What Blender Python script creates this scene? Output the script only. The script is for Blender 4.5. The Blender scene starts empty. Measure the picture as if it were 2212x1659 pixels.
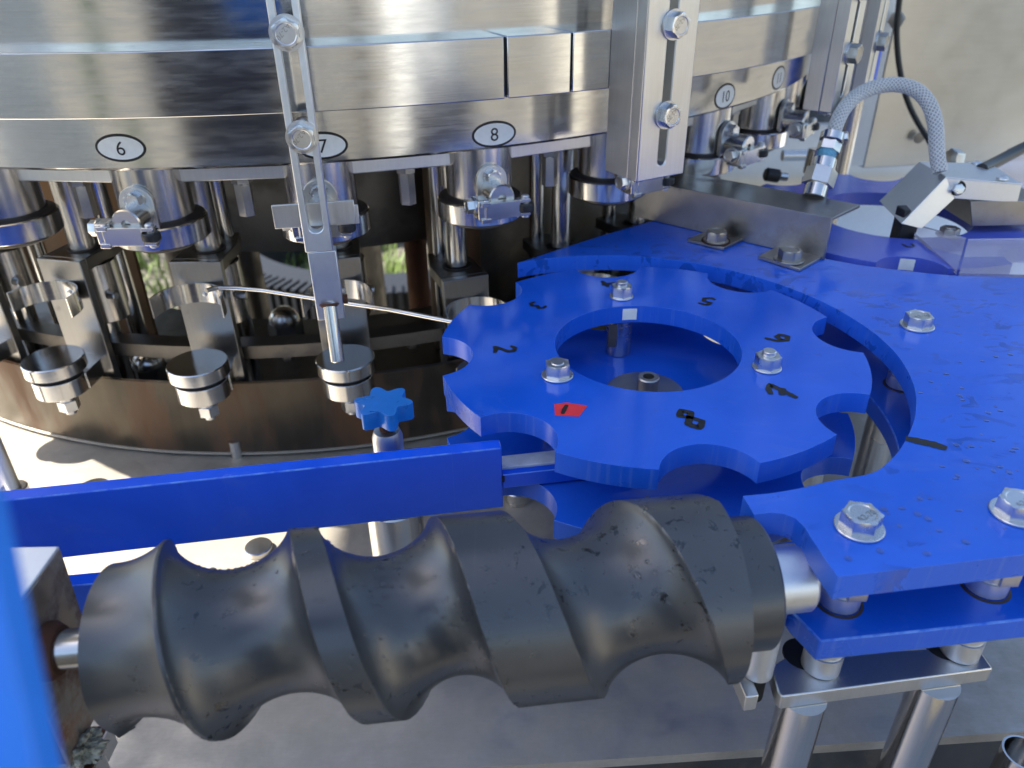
import bpy, bmesh, math, random
from mathutils import Vector, Matrix, geometry, noise
random.seed(7)
SC = bpy.context.scene
COL = SC.collection
rad = math.radians

# ------------------------------------------------------------------ camera
F, PX, PY = 1661.0, 1106.0, 829.5          # focal length and centre, in 2212 px image units
TH, RO, CH = rad(30.5), rad(0.9), 0.254     # downward pitch, roll, height above the star wheel
_r0 = Vector((1, 0, 0)); _u0 = Vector((0, math.sin(TH), math.cos(TH))); FW = Vector((0, math.cos(TH), -math.sin(TH)))
RT = math.cos(RO)*_r0 - math.sin(RO)*_u0
UP = math.cos(RO)*_u0 + math.sin(RO)*_r0
CAM = Vector((0, 0, CH))
cd = bpy.data.cameras.new('camera'); cam = bpy.data.objects.new('camera', cd); COL.objects.link(cam)
cam.matrix_world = Matrix(((RT.x, UP.x, -FW.x, 0), (RT.y, UP.y, -FW.y, 0), (RT.z, UP.z, -FW.z, CH), (0, 0, 0, 1)))
cd.sensor_width = 36; cd.lens = 36*F/2212; cd.clip_start = 0.01; cd.clip_end = 400
cd.dof.use_dof = True; cd.dof.focus_distance = 0.5; cd.dof.aperture_fstop = 9.0
SC.camera = cam

# ------------------------------------------------------------------ world and sun
SUN_EL, SUN_TO = rad(55), Vector((-1.0, 0.05, 0)).normalized()
w = bpy.data.worlds.new('World'); SC.world = w; w.use_nodes = True
nt = w.node_tree; bg = nt.nodes['Background']
sky = nt.nodes.new('ShaderNodeTexSky'); sky.sky_type = 'NISHITA'; sky.sun_disc = False
sky.sun_elevation = SUN_EL; sky.sun_rotation = math.atan2(SUN_TO.x, SUN_TO.y)
sky.dust_density = 1.5; sky.air_density = 1.0
nt.links.new(sky.outputs[0], bg.inputs[0]); bg.inputs[1].default_value = 0.15
sd = bpy.data.lights.new('sun', 'SUN'); sd.energy = 5.0; sd.angle = rad(0.53); sd.color = (1.0, 0.93, 0.80)
so = bpy.data.objects.new('sun', sd); COL.objects.link(so)
sdir = Vector((SUN_TO.x*math.cos(SUN_EL), SUN_TO.y*math.cos(SUN_EL), math.sin(SUN_EL)))
so.rotation_euler = sdir.to_track_quat('Z', 'Y').to_euler()
vs = SC.view_settings; vs.view_transform = 'Standard'; vs.look = 'None'; vs.exposure = 1.15; vs.gamma = 1
vs.use_curve_mapping = False

# ------------------------------------------------------------------ pixel -> point on a known plane
def ray(x, y): return (x-PX)/F*RT - (y-PY)/F*UP + FW
def at(x, y, z=0.0):
    d = ray(x, y); return CAM + d*((z-CH)/d.z)
def atY(x, y, Y):
    d = ray(x, y); return CAM + d*(Y/d.y)
def up_z(x, y, p):                           # height at which the pixel's ray passes over / under p
    d = ray(x, y); t = (p.x*d.x+p.y*d.y)/(d.x**2+d.y**2); return CH + t*d.z

# ------------------------------------------------------------------ materials
def newmat(name):
    m = bpy.data.materials.new(name); m.use_nodes = True
    n = m.node_tree; b = n.nodes['Principled BSDF']; return m, n, b
def N(n, t, **k):
    x = n.nodes.new(t)
    for a, v in k.items():
        if a.startswith('i_'): x.inputs[int(a[2:])].default_value = v
        else: setattr(x, a, v)
    return x
def ramp(n, src, p0, p1, c0=(0, 0, 0, 1), c1=(1, 1, 1, 1)):
    r = N(n, 'ShaderNodeValToRGB'); e = r.color_ramp.elements
    e[0].position, e[1].position = p0, p1; e[0].color, e[1].color = c0, c1
    n.links.new(src, r.inputs[0]); return r.outputs[0]
def mix(n, f, a, b, mode='MIX'):
    m = N(n, 'ShaderNodeMix', data_type='RGBA', blend_type=mode)
    for s, v in ((0, f), (6, a), (7, b)):
        if hasattr(v, 'is_linked'): n.links.new(v, m.inputs[s])
        else: m.inputs[s].default_value = v if s == 0 else (v if len(v) == 4 else (*v, 1))
    return m.outputs[2]
def mathn(n, op, a, b=None):
    m = N(n, 'ShaderNodeMath', operation=op)
    for s, v in ((0, a), (1, b)):
        if v is None: continue
        if hasattr(v, 'is_linked'): n.links.new(v, m.inputs[s])
        else: m.inputs[s].default_value = v
    return m.outputs[0]
def coords(n, scale=(1, 1, 1), kind='Object'):
    tc = N(n, 'ShaderNodeTexCoord'); mp = N(n, 'ShaderNodeMapping'); mp.inputs[3].default_value = scale
    n.links.new(tc.outputs[kind], mp.inputs[0]); return mp.outputs[0]
def noise_t(n, vec, scale, detail=4, rough=0.55, dist=0.0):
    t = N(n, 'ShaderNodeTexNoise'); t.inputs['Scale'].default_value = scale
    t.inputs['Detail'].default_value = detail; t.inputs['Roughness'].default_value = rough
    t.inputs['Distortion'].default_value = dist
    n.links.new(vec, t.inputs['Vector']); return t.outputs[0]
def steel(name, base, rough, streak=(1, 1, 1), sc=160, var=0.10, dirt=None, dirt_amt=(0.6, 0.8), dirt_scale=14, bump=0.03, aniso=0.0, spread=0.16, dirt_max=1.0, dirt_vec=(1, 1, 1)):
    m, n, b = newmat(name); L = n.links
    v = coords(n, streak); f = noise_t(n, v, sc, 5, 0.6)
    g = noise_t(n, coords(n), 22, 5, 0.6)
    c0 = tuple(x*(1-var) for x in base); c1 = tuple(min(1, x*(1+var)) for x in base)
    col = ramp(n, g, 0.3, 0.7, (*c0, 1), (*c1, 1))
    L.new(mix(n, 0.5, col, ramp(n, f, 0.25, 0.75, (*c0, 1), (*c1, 1))), b.inputs['Base Color'])
    met = None
    if dirt:
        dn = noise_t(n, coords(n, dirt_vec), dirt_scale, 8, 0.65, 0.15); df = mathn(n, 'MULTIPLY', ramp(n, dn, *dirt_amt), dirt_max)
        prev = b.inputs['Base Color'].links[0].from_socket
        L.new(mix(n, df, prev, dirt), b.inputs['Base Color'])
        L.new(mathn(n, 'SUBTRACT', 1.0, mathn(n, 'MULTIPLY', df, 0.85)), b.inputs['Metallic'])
        r1 = mathn(n, 'MULTIPLY', df, 0.35)
    else:
        b.inputs['Metallic'].default_value = 1.0; r1 = 0.0
    rr = mathn(n, 'ADD', mathn(n, 'MULTIPLY', g, spread), rough-spread/2)
    rr = mathn(n, 'ADD', rr, mathn(n, 'MULTIPLY', f, 0.08)); L.new(mathn(n, 'ADD', rr, r1), b.inputs['Roughness'])
    bp = N(n, 'ShaderNodeBump'); bp.inputs['Strength'].default_value = bump; bp.inputs['Distance'].default_value = 0.002
    L.new(f, bp.inputs['Height']); L.new(bp.outputs[0], b.inputs['Normal'])
    if aniso:
        b.inputs['Anisotropic'].default_value = aniso
        tg = N(n, 'ShaderNodeTangent', direction_type='RADIAL', axis='Z'); L.new(tg.outputs[0], b.inputs['Tangent'])
    return m
M = {}
M['drum'] = steel('brushed_drum_steel', (0.57, 0.57, 0.57), 0.085, (5, 5, 420), 4, 0.15, (0.33, 0.32, 0.30), (0.42, 0.80), 26, 0.008, 0.15, 0.08, 0.22, (1, 1, 7))
M['steel'] = steel('steel', (0.60, 0.58, 0.55), 0.20, (4, 4, 160), 5, 0.07, (0.30, 0.23, 0.16), (0.68, 0.9), 18, 0.006)
M['polish'] = steel('polished_steel', (0.68, 0.66, 0.63), 0.13, (3, 3, 120), 5, 0.07, None, bump=0.01)
M['brush'] = steel('brushed_steel', (0.67, 0.655, 0.625), 0.34, (260, 260, 10), 3, 0.10, (0.36, 0.28, 0.20), (0.64, 0.9), 24, 0.03)
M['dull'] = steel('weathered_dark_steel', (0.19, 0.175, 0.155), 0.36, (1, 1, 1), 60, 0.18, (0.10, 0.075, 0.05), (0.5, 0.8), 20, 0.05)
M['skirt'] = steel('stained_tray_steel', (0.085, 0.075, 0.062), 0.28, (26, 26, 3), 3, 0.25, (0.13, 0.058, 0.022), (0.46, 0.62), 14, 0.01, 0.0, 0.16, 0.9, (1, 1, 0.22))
M['table'] = steel('worn_table_steel', (0.60, 0.56, 0.50), 0.44, (30, 220, 220), 3, 0.14, (0.32, 0.28, 0.215), (0.28, 0.72), 34, 0.012, 0.0, 0.14, 0.66)
M['alu'] = steel('aluminium', (0.74, 0.76, 0.78), 0.38, (1, 1, 1), 300, 0.06, None, bump=0.02)
M['cabinet'] = steel('cabinet_steel', (0.50, 0.49, 0.46), 0.30, (6, 6, 200), 3, 0.08, (0.34, 0.31, 0.25), (0.55, 0.9), 5, 0.012, 0.0, 0.16, 0.6)
M['lift'] = steel('lift_steel', (0.30, 0.295, 0.285), 0.28, (200, 200, 10), 3, 0.10, (0.22, 0.18, 0.13), (0.62, 0.9), 24, 0.012)
M['mill'] = steel('mill_finish_steel', (0.33, 0.32, 0.31), 0.30, (1, 1, 1), 40, 0.20, (0.16, 0.12, 0.09), (0.55, 0.85), 26, 0.03)
M['rust'] = steel('rusty_steel', (0.13, 0.07, 0.045), 0.6, (1, 1, 1), 90, 0.35, (0.12, 0.04, 0.02), (0.4, 0.65), 40, 0.25)
M['rustpan'] = steel('rust_stained_sheet', (0.16, 0.105, 0.06), 0.45, (6, 6, 2), 6, 0.3, (0.20, 0.10, 0.04), (0.35, 0.6), 14, 0.02)
M['grime'] = steel('grimy_mount_steel', (0.34, 0.31, 0.27), 0.40, (1, 1, 1), 60, 0.25, (0.17, 0.085, 0.05), (0.44, 0.60), 45, 0.05)
M['zinc'] = steel('zinc_bolt', (0.66, 0.66, 0.66), 0.25, (1, 1, 1), 400, 0.08, None, bump=0.02)
M['oldbolt'] = steel('weathered_bolt', (0.42, 0.40, 0.37), 0.32, (1, 1, 1), 300, 0.15, (0.20, 0.10, 0.05), (0.6, 0.85), 120, 0.05)

def flat(name, col, rough=0.5, metal=0.0, spec=0.5, noisy=0.0, sc=60):
    m, n, b = newmat(name); b.inputs['Base Color'].default_value = (*col, 1)
    b.inputs['Roughness'].default_value = rough; b.inputs['Metallic'].default_value = metal
    b.inputs['Specular IOR Level'].default_value = spec
    if noisy:
        g = noise_t(n, coords(n), sc, 5, 0.6)
        a = tuple(x*(1-noisy) for x in col); c = tuple(min(1, x*(1+noisy)) for x in col)
        n.links.new(ramp(n, g, 0.3, 0.7, (*a, 1), (*c, 1)), b.inputs['Base Color'])
        n.links.new(ramp(n, g, 0.2, 0.8, (rough*.7,)*3+(1,), (min(1, rough*1.3),)*3+(1,)), b.inputs['Roughness'])
    return m
M['black'] = flat('black_rubber', (0.012, 0.012, 0.013), 0.42, noisy=0.3)
M['hole'] = flat('bore_black', (0.006, 0.006, 0.006), 0.7)
M['marker'] = flat('marker_ink', (0.010, 0.009, 0.008), 0.45, noisy=0.4, sc=400)
M['red'] = flat('red_tape', (0.80, 0.035, 0.045), 0.45, noisy=0.08, sc=200)
M['white'] = flat('white_sticker', (0.82, 0.83, 0.80), 0.35, noisy=0.06, sc=120)
M['ink'] = flat('sticker_ink', (0.008, 0.008, 0.010), 0.35)
M['cable'] = flat('black_cable', (0.012, 0.012, 0.012), 0.38)
M['gasket'] = flat('dark_gasket', (0.035, 0.026, 0.022), 0.55, noisy=0.5, sc=90)
M['braid'] = flat('hose_braid', (0.62, 0.62, 0.60), 0.5)
M['hose'] = flat('hose_core', (0.34, 0.34, 0.33), 0.12, noisy=0.1)
M['ptfe'] = flat('blue_thread_seal', (0.13, 0.36, 0.50), 0.35, noisy=0.2, sc=300)
M['bluetape'] = flat('blue_paint_dab', (0.01, 0.30, 0.62), 0.4)
M['crust'] = flat('grease_crust', (0.26, 0.26, 0.21), 0.30, noisy=0.7, sc=260)
M['tyre'] = flat('dark_cast_ring', (0.012, 0.014, 0.019), 0.6, noisy=0.4, sc=70)
M['knob'] = flat('knob_plastic', (0.010, 0.155, 0.50), 0.30, noisy=0.18, sc=60)

def plastic_blue(name, col, rough, wet=0.0, sawa=0.32):
    m, n, b = newmat(name); L = n.links
    tc = N(n, 'ShaderNodeTexCoord'); geo = N(n, 'ShaderNodeNewGeometry')
    sep = N(n, 'ShaderNodeSeparateXYZ'); L.new(geo.outputs['Normal'], sep.inputs[0])
    side = ramp(n, mathn(n, 'ABSOLUTE', sep.outputs[2]), 0.45, 0.6, (1, 1, 1, 1), (0, 0, 0, 1))
    big = noise_t(n, coords(n), 9, 5, 0.6, 0.5)
    fine = noise_t(n, coords(n), 120, 6, 0.7)
    scr = noise_t(n, coords(n, (420, 420, 14)), 1, 3, 0.6)           # saw marks on cut edges
    dark = tuple(x*0.88 for x in col); lite = (col[0]+0.012, col[1]+0.02, min(1, col[2]*1.06))
    c = ramp(n, big, 0.35, 0.68, (*dark, 1), (*lite, 1))
    saw = ramp(n, scr, 0.56, 0.74, (0, 0, 0, 1), (sawa, sawa, sawa, 1))
    c = mix(n, mathn(n, 'MULTIPLY', side, saw), c, (0.14, 0.25, 0.62))
    # fine handling scratches: two stretched, rotated noise layers
    tot = None
    for k, (rz, sx, sy) in enumerate(((0.5, 700, 6), (2.0, 900, 9))):
        mp = N(n, 'ShaderNodeMapping'); L.new(tc.outputs['Object'], mp.inputs[0])
        mp.inputs[2].default_value = (0, 0, rz); mp.inputs[3].default_value = (sx, sy, 1)
        s = ramp(n, noise_t(n, mp.outputs[0], 1, 2, 0.5), 0.745, 0.80, (0, 0, 0, 1), (0.6, 0.6, 0.6, 1))
        tot = s if tot is None else mathn(n, 'MAXIMUM', tot, s)
    c = mix(n, mathn(n, 'MULTIPLY', tot, 0.45), c, (0.22, 0.32, 0.70))
    # scattered dirt specks
    sp = ramp(n, noise_t(n, coords(n), 75, 3, 0.5), 0.70, 0.76, (0, 0, 0, 1), (0.5, 0.5, 0.5, 1))
    c = mix(n, mathn(n, 'MULTIPLY', sp, 0.5), c, (0.03, 0.03, 0.09))
    tsep = N(n, 'ShaderNodeSeparateXYZ'); L.new(geo.outputs['True Normal'], tsep.inputs[0]); az = mathn(n, 'ABSOLUTE', tsep.outputs[2])
    edge = mathn(n, 'MULTIPLY', ramp(n, az, 0.2, 0.3), ramp(n, az, 0.95, 0.97, (1, 1, 1, 1), (0, 0, 0, 1)))
    edge = mathn(n, 'MULTIPLY', edge, ramp(n, noise_t(n, coords(n), 90, 5, 0.7), 0.36, 0.62))
    c = mix(n, mathn(n, 'MULTIPLY', edge, 0.75), c, (0.17, 0.36, 0.80))
    smud = ramp(n, noise_t(n, coords(n, (1, 1.6, 1)), 26, 7, 0.7, 0.8), 0.55, 0.78)
    c = mix(n, mathn(n, 'MULTIPLY', smud, 0.16), c, (0.20, 0.26, 0.52))
    if wet:
        wn = ramp(n, noise_t(n, coords(n, (1, 2.0, 1)), 34, 6, 0.62, 1.2), 0.555, 0.585)
        wn = mathn(n, 'MULTIPLY', wn, ramp(n, noise_t(n, coords(n), 9, 2, 0.5), 0.46, 0.56))
        c = mix(n, mathn(n, 'MULTIPLY', wn, 0.55), c, tuple(x*0.45 for x in col))
    L.new(c, b.inputs['Base Color'])
    r = mathn(n, 'ADD', mathn(n, 'MULTIPLY', big, 0.16), rough-0.08)
    r = mathn(n, 'ADD', r, mathn(n, 'MULTIPLY', smud, 0.14))
    r = mathn(n, 'ADD', r, mathn(n, 'MULTIPLY', side, 0.16))
    if wet:
        r = mathn(n, 'MULTIPLY', r, mathn(n, 'SUBTRACT', 1.0, mathn(n, 'MULTIPLY', wn, wet)))
    L.new(r, b.inputs['Roughness'])
    h = mathn(n, 'ADD', mathn(n, 'MULTIPLY', fine, 0.35), mathn(n, 'MULTIPLY', tot, -0.6))
    if wet: h = mathn(n, 'ADD', h, mathn(n, 'MULTIPLY', wn, 3.0))
    bp = N(n, 'ShaderNodeBump'); bp.inputs['Strength'].default_value = 0.10; bp.inputs['Distance'].default_value = 0.0015
    L.new(h, bp.inputs['Height']); L.new(bp.outputs[0], b.inputs['Normal'])
    b.inputs['Specular IOR Level'].default_value = 0.5
    return m
BLUE = (0.008, 0.108, 0.66)
M['blue'] = plastic_blue('blue_plastic', BLUE, 0.13)
M['bluerail'] = plastic_blue('blue_rail_plastic', (0.006, 0.100, 0.78), 0.22, 0.0, 0.04)
M['bluewet'] = plastic_blue('blue_plastic_wet', (0.011, 0.122, 0.70), 0.15, 0.75)
M['bluepurple'] = plastic_blue('purplish_blue_plastic', (0.075, 0.115, 0.56), 0.20)  # more red and less saturated than the other blue plastics
M['bluebrd'] = flat('pale_blue_board', (0.02, 0.20, 0.75), 0.45, noisy=0.05)

def screw_mat():
    m, n, b = newmat('black_nylon'); L = n.links
    g = noise_t(n, coords(n), 16, 6, 0.6, 0.3); f = noise_t(n, coords(n), 120, 5, 0.7)
    wetn = noise_t(n, coords(n), 150, 4, 0.6, 0.6); big = noise_t(n, coords(n), 17, 3, 0.5)
    wet = mathn(n, 'MULTIPLY', ramp(n, wetn, 0.60, 0.635), ramp(n, big, 0.48, 0.58))
    c = ramp(n, g, 0.3, 0.72, (0.026, 0.028, 0.031, 1), (0.052, 0.055, 0.059, 1))
    c = mix(n, wet, c, (0.006, 0.007, 0.009))
    s = None
    for rz, sx, sy in ((0.35, 5, 800), (-0.5, 6, 650)):
        mp = N(n, 'ShaderNodeMapping'); tc = N(n, 'ShaderNodeTexCoord'); L.new(tc.outputs['Object'], mp.inputs[0])
        mp.inputs[2].default_value = (0, rz, rz); mp.inputs[3].default_value = (sy, sx, sx)
        q = ramp(n, noise_t(n, mp.outputs[0], 1, 2, 0.5), 0.72, 0.80, (0, 0, 0, 1), (0.5, 0.5, 0.5, 1))
        s = q if s is None else mathn(n, 'MAXIMUM', s, q)
    c = mix(n, mathn(n, 'MULTIPLY', s, 0.35), c, (0.12, 0.12, 0.12))
    L.new(c, b.inputs['Base Color'])
    r = mathn(n, 'ADD', mathn(n, 'MULTIPLY', g, 0.22), 0.20)
    L.new(mathn(n, 'MULTIPLY', r, mathn(n, 'SUBTRACT', 1.0, mathn(n, 'MULTIPLY', wet, 0.8))), b.inputs['Roughness'])
    bp = N(n, 'ShaderNodeBump'); bp.inputs['Strength'].default_value = 0.12; bp.inputs['Distance'].default_value = 0.002
    L.new(mathn(n, 'ADD', mathn(n, 'MULTIPLY', f, 0.4), mathn(n, 'MULTIPLY', wet, 1.0)), bp.inputs['Height']); L.new(bp.outputs[0], b.inputs['Normal'])
    b.inputs['Specular IOR Level'].default_value = 0.9
    return m
M['nylon'] = screw_mat()
def acrylic():
    m, n, b = newmat('scratched_acrylic'); L = n.links
    b.inputs['Base Color'].default_value = (0.93, 0.90, 0.97, 1); b.inputs['Transmission Weight'].default_value = 0.82
    b.inputs['IOR'].default_value = 1.3
    g = noise_t(n, coords(n, (1, 1, 0.15)), 90, 6, 0.7, 0.2)
    L.new(ramp(n, g, 0.35, 0.75, (0.02,)*3+(1,), (0.22,)*3+(1,)), b.inputs['Roughness'])
    return m
M['acrylic'] = acrylic()
def ground_mat():
    m, n, b = newmat('yard_ground'); L = n.links
    g = noise_t(n, coords(n), 0.8, 8, 0.6, 0.4); f = noise_t(n, coords(n), 14, 8, 0.7)
    c = ramp(n, g, 0.35, 0.65, (0.13, 0.12, 0.10, 1), (0.21, 0.195, 0.165, 1))
    c = mix(n, ramp(n, f, 0.5, 0.75), c, (0.20, 0.19, 0.11))
    L.new(c, b.inputs['Base Color']); b.inputs['Roughness'].default_value = 0.9
    bp = N(n, 'ShaderNodeBump'); bp.inputs['Strength'].default_value = 0.5; bp.inputs['Distance'].default_value = 0.03
    L.new(f, bp.inputs['Height']); L.new(bp.outputs[0], b.inputs['Normal']); return m
M['ground'] = ground_mat()
def water():
    m, n, b = newmat('water'); b.inputs['Base Color'].default_value = (1, 1, 1, 1); b.inputs['Transmission Weight'].default_value = 1.0
    b.inputs['IOR'].default_value = 1.33; b.inputs['Roughness'].default_value = 0.0; return m
M['water'] = water()
M['grass'] = flat('grass', (0.13, 0.19, 0.045), 0.6, noisy=0.5, sc=6)
M['roof'] = flat('awning_sheet', (0.55, 0.55, 0.54), 0.7)
M['pink'] = flat('pink_render', (0.50, 0.24, 0.20), 0.8, noisy=0.1, sc=3)
M['pale'] = flat('pale_sheen_strip', (0.62, 0.66, 0.68), 0.4, noisy=0.12, sc=90)  # pale colour stands in for sky mirrored by the bar
M['cream'] = flat('cream_paint', (0.72, 0.68, 0.58), 0.6)
M['navy'] = flat('navy_paint', (0.022, 0.026, 0.045), 0.45)
M['green'] = flat('green_paint', (0.05, 0.16, 0.08), 0.5)
M['wood'] = flat('dark_post_paint', (0.06, 0.05, 0.045), 0.6)

# ------------------------------------------------------------------ mesh helpers
class MB:
    def __init__(s): s.v = []; s.f = []
    def add(s, v, f):
        o = len(s.v); s.v += [Vector(p) for p in v]; s.f += [tuple(i+o for i in q) for q in f]; return s
    def box(s, lo, hi):
        x0, y0, z0 = lo; x1, y1, z1 = hi
        return s.add([(x0,y0,z0),(x1,y0,z0),(x1,y1,z0),(x0,y1,z0),(x0,y0,z1),(x1,y0,z1),(x1,y1,z1),(x0,y1,z1)],
                     [(0,3,2,1),(4,5,6,7),(0,1,5,4),(1,2,6,5),(2,3,7,6),(3,0,4,7)])
    def hexa(s, b, t):                      # four bottom points, four top points (counter-clockwise from above)
        return s.add(list(b)+list(t), [(0,3,2,1),(4,5,6,7),(0,1,5,4),(1,2,6,5),(2,3,7,6),(3,0,4,7)])
    def rings(s, rings, cap0=True, cap1=True, closed=False):
        n = len(rings[0]); v = [p for r in rings for p in r]; f = []
        m = len(rings)
        for i in range(m if closed else m-1):
            a, b = i*n, ((i+1) % m)*n
            for j in range(n): f.append((a+j, a+(j+1) % n, b+(j+1) % n, b+j))
        if not closed:
            if cap0: f.append(tuple(range(n-1, -1, -1)))
            if cap1: f.append(tuple(range((m-1)*n, m*n)))
        return s.add(v, f)
    def lathe(s, prof, seg=32, o=(0,0,0), axis=(0,0,1), cap0=True, cap1=True):
        a = Vector(axis).normalized(); x = a.orthogonal().normalized(); y = a.cross(x); o = Vector(o)
        R = [[o + a*h + x*(r*math.cos(2*math.pi*j/seg)) + y*(r*math.sin(2*math.pi*j/seg)) for j in range(seg)] for r, h in prof]
        return s.rings(R, cap0, cap1)
    def cyl(s, p0, p1, r, seg=24, r1=None, bev=0.0):
        p0, p1 = Vector(p0), Vector(p1); L = (p1-p0).length; r1 = r if r1 is None else r1
        pr = [(r, 0), (r1, L)] if not bev else [(r-bev, 0), (r, bev), (r1, L-bev), (r1-bev, L)]
        return s.lathe(pr, seg, p0, p1-p0)
    def tube(s, pts, r, seg=12, closed=False):
        pts = [Vector(p) for p in pts]; R = []; x = None
        for i, p in enumerate(pts):
            d = (pts[min(i+1, len(pts)-1)]-pts[max(i-1, 0)]).normalized()
            x = d.orthogonal().normalized() if x is None else (x-d*x.dot(d)).normalized()
            y = d.cross(x); rr = r[i] if isinstance(r, (list, tuple)) else r
            R.append([p + x*(rr*math.cos(2*math.pi*j/seg)) + y*(rr*math.sin(2*math.pi*j/seg)) for j in range(seg)])
        return s.rings(R)
    def prism(s, outer, z0, z1, holes=()):
        loops = [[Vector((p[0], p[1], 0)) for p in outer]] + [[Vector((p[0], p[1], 0)) for p in h] for h in holes]
        flatp = [p for l in loops for p in l]; tris = geometry.tessellate_polygon(loops); n = len(flatp)
        v = [(p.x, p.y, z0) for p in flatp] + [(p.x, p.y, z1) for p in flatp]; f = []
        for t in tris:
            a, b, c = (flatp[i] for i in t)
            if (b-a).cross(c-a).z < 0: t = (t[0], t[2], t[1])
            f.append((t[0]+n, t[1]+n, t[2]+n)); f.append((t[0], t[2], t[1]))
        o = 0
        for k, l in enumerate(loops):
            m = len(l); area = sum(l[i].x*l[(i+1) % m].y-l[(i+1) % m].x*l[i].y for i in range(m))
            ccw = (area > 0) == (k == 0)
            for i in range(m):
                a, b = o+i, o+(i+1) % m
                f.append((a, b, b+n, a+n) if ccw else (b, a, a+n, b+n))
            o += m
        return s.add(v, f)
    def arcbox(s, c, r0, r1, z0, z1, a0, a1, seg):        # ring sector about the vertical through c
        R = []
        for i in range(seg+1):
            a = a0+(a1-a0)*i/seg; ca, sa = math.cos(a), math.sin(a)
            R.append([Vector((c[0]+r*ca, c[1]+r*sa, z)) for r, z in ((r0, z0), (r1, z0), (r1, z1), (r0, z1))])
        n = 4; v = [p for r in R for p in r]; f = []
        for i in range(seg):
            for j in range(4): f.append((i*4+j, (i+1)*4+j, (i+1)*4+(j+1) % 4, i*4+(j+1) % 4))
        f += [(0, 1, 2, 3), tuple(seg*4+k for k in (3, 2, 1, 0))]
        return s.add(v, f)
    def xf(s, m):
        s.v = [m @ p for p in s.v]; return s
    def mesh(s, name, smooth=35, fix=True):
        me = bpy.data.meshes.new(name); me.from_pydata([tuple(p) for p in s.v], [], s.f); me.update()
        if fix:
            bm = bmesh.new(); bm.from_mesh(me); bmesh.ops.recalc_face_normals(bm, faces=bm.faces); bm.to_mesh(me); bm.free()
        if smooth:
            me.shade_smooth(); me.set_sharp_from_angle(angle=rad(smooth))
        return me

def tag(o, label=None, cat=None, group=None, kind=None):
    for k, v in (('label', label), ('category', cat), ('group', group), ('kind', kind)):
        if v: o[k] = v
    return o
def thing(name, loc, label, cat, group=None, rz=0.0):
    o = bpy.data.objects.new(name, None); o.empty_display_size = 0.02; COL.objects.link(o)
    o.location = loc; o.rotation_euler = (0, 0, rz); tag(o, label, cat, group); return o
def part(name, mb, mat, parent=None, bev=0.0, local=False, smooth=35, seg=2, label=None):
    """one mesh object; mb is in world coordinates unless local (then in the parent's own frame)"""
    if isinstance(mb, MB):
        if parent is not None and not local:
            q = parent; m = Matrix.Identity(4)
            while q is not None: m = q.matrix_basis @ m; q = q.parent
            mb.xf(m.inverted())
        me = mb.mesh(name, smooth)
    else: me = mb
    if len(me.materials) == 0: me.materials.append(M[mat])
    o = bpy.data.objects.new(name, me); COL.objects.link(o); o.parent = parent
    if bev:
        b = o.modifiers.new('bevel', 'BEVEL'); b.width = bev; b.segments = seg; b.limit_method = 'ANGLE'; b.angle_limit = rad(38)
        b.harden_normals = False
    if label: o['label'] = label
    return o

HEXC = {}
def hex_mb(r, h, o=(0,0,0), axis=(0,0,1), rot=0.0, nut=None, recess=False):
    """hex head / nut of circumradius r along axis; chamfered crown"""
    a = Vector(axis).normalized(); x = a.orthogonal().normalized(); y = a.cross(x); o = Vector(o)
    ap = r*math.cos(math.pi/6)
    def ring(rad_c, rad_m, hc, hm):
        R = []
        for j in range(24):
            t = rot + 2*math.pi*j/24; k = j % 4
            d = ap/math.cos((t-rot+math.pi/6) % (math.pi/3) - math.pi/6)
            e = abs(((t-rot) % (math.pi/3)) - math.pi/6)/(math.pi/6)    # 1 at corner, 0 mid flat
            s = min(d, rad_c if rad_c else 9)
            hh = hm + (hc-hm)*e*e
            R.append(o + a*hh + x*(s*math.cos(t)) + y*(s*math.sin(t)))
        return R
    m = MB()
    rr = [ring(None, None, 0, 0), ring(None, None, h*0.84, h*0.98), ring(ap*0.97, None, h, h)]
    if nut:
        rr.append([o + a*h + x*(nut*math.cos(rot+2*math.pi*j/24)) + y*(nut*math.sin(rot+2*math.pi*j/24)) for j in range(24)])
        rr.append([o + a*(h*0.6) + x*(nut*math.cos(rot+2*math.pi*j/24)) + y*(nut*math.sin(rot+2*math.pi*j/24)) for j in range(24)])
    if recess:
        rr.append([o + a*(h) + x*(ap*.78*math.cos(rot+2*math.pi*j/24)) + y*(ap*.78*math.sin(rot+2*math.pi*j/24)) for j in range(24)])
        rr.append([o + a*(h*0.95) + x*(ap*.72*math.cos(rot+2*math.pi*j/24)) + y*(ap*.72*math.sin(rot+2*math.pi*j/24)) for j in range(24)])
    return m.rings(rr)
def bolt(parent, o, axis=(0,0,1), r=0.0095, h=0.0075, wr=None, mat='zinc', rot=0.2, name='bolt', local=False, mark=None):
    a = Vector(axis).normalized(); o = Vector(o); wt = 0.0016 if wr else 0
    b = part(name, hex_mb(r, h, o+a*wt, a, rot, recess=True), mat, parent, local=local, smooth=25)
    if wr:
        wm = MB().lathe([(wr-.0004, 0), (wr, .0004), (wr, wt-.0004), (wr-.0004, wt)], 32, o+a*0.00005, a)
        if local: w_ = part('washer', wm, mat, b, local=True)
        else: w_ = part('washer', wm, mat, b)
    if mark:
        x = a.orthogonal().normalized()
        if abs(a.z) > .9: x = Vector((math.cos(rot), math.sin(rot), 0))
        y = a.cross(x); tv, tf = text_geo(mark, r*0.5); m = MB()
        P = [o + a*(wt+h*0.95+0.00015) + x*p[0] + y*(p[1]-r*0.38) for p in tv]
        m.add(P, tf); part('stamp', m, 'oldbolt', b, local=local, smooth=0)
    return b
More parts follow.
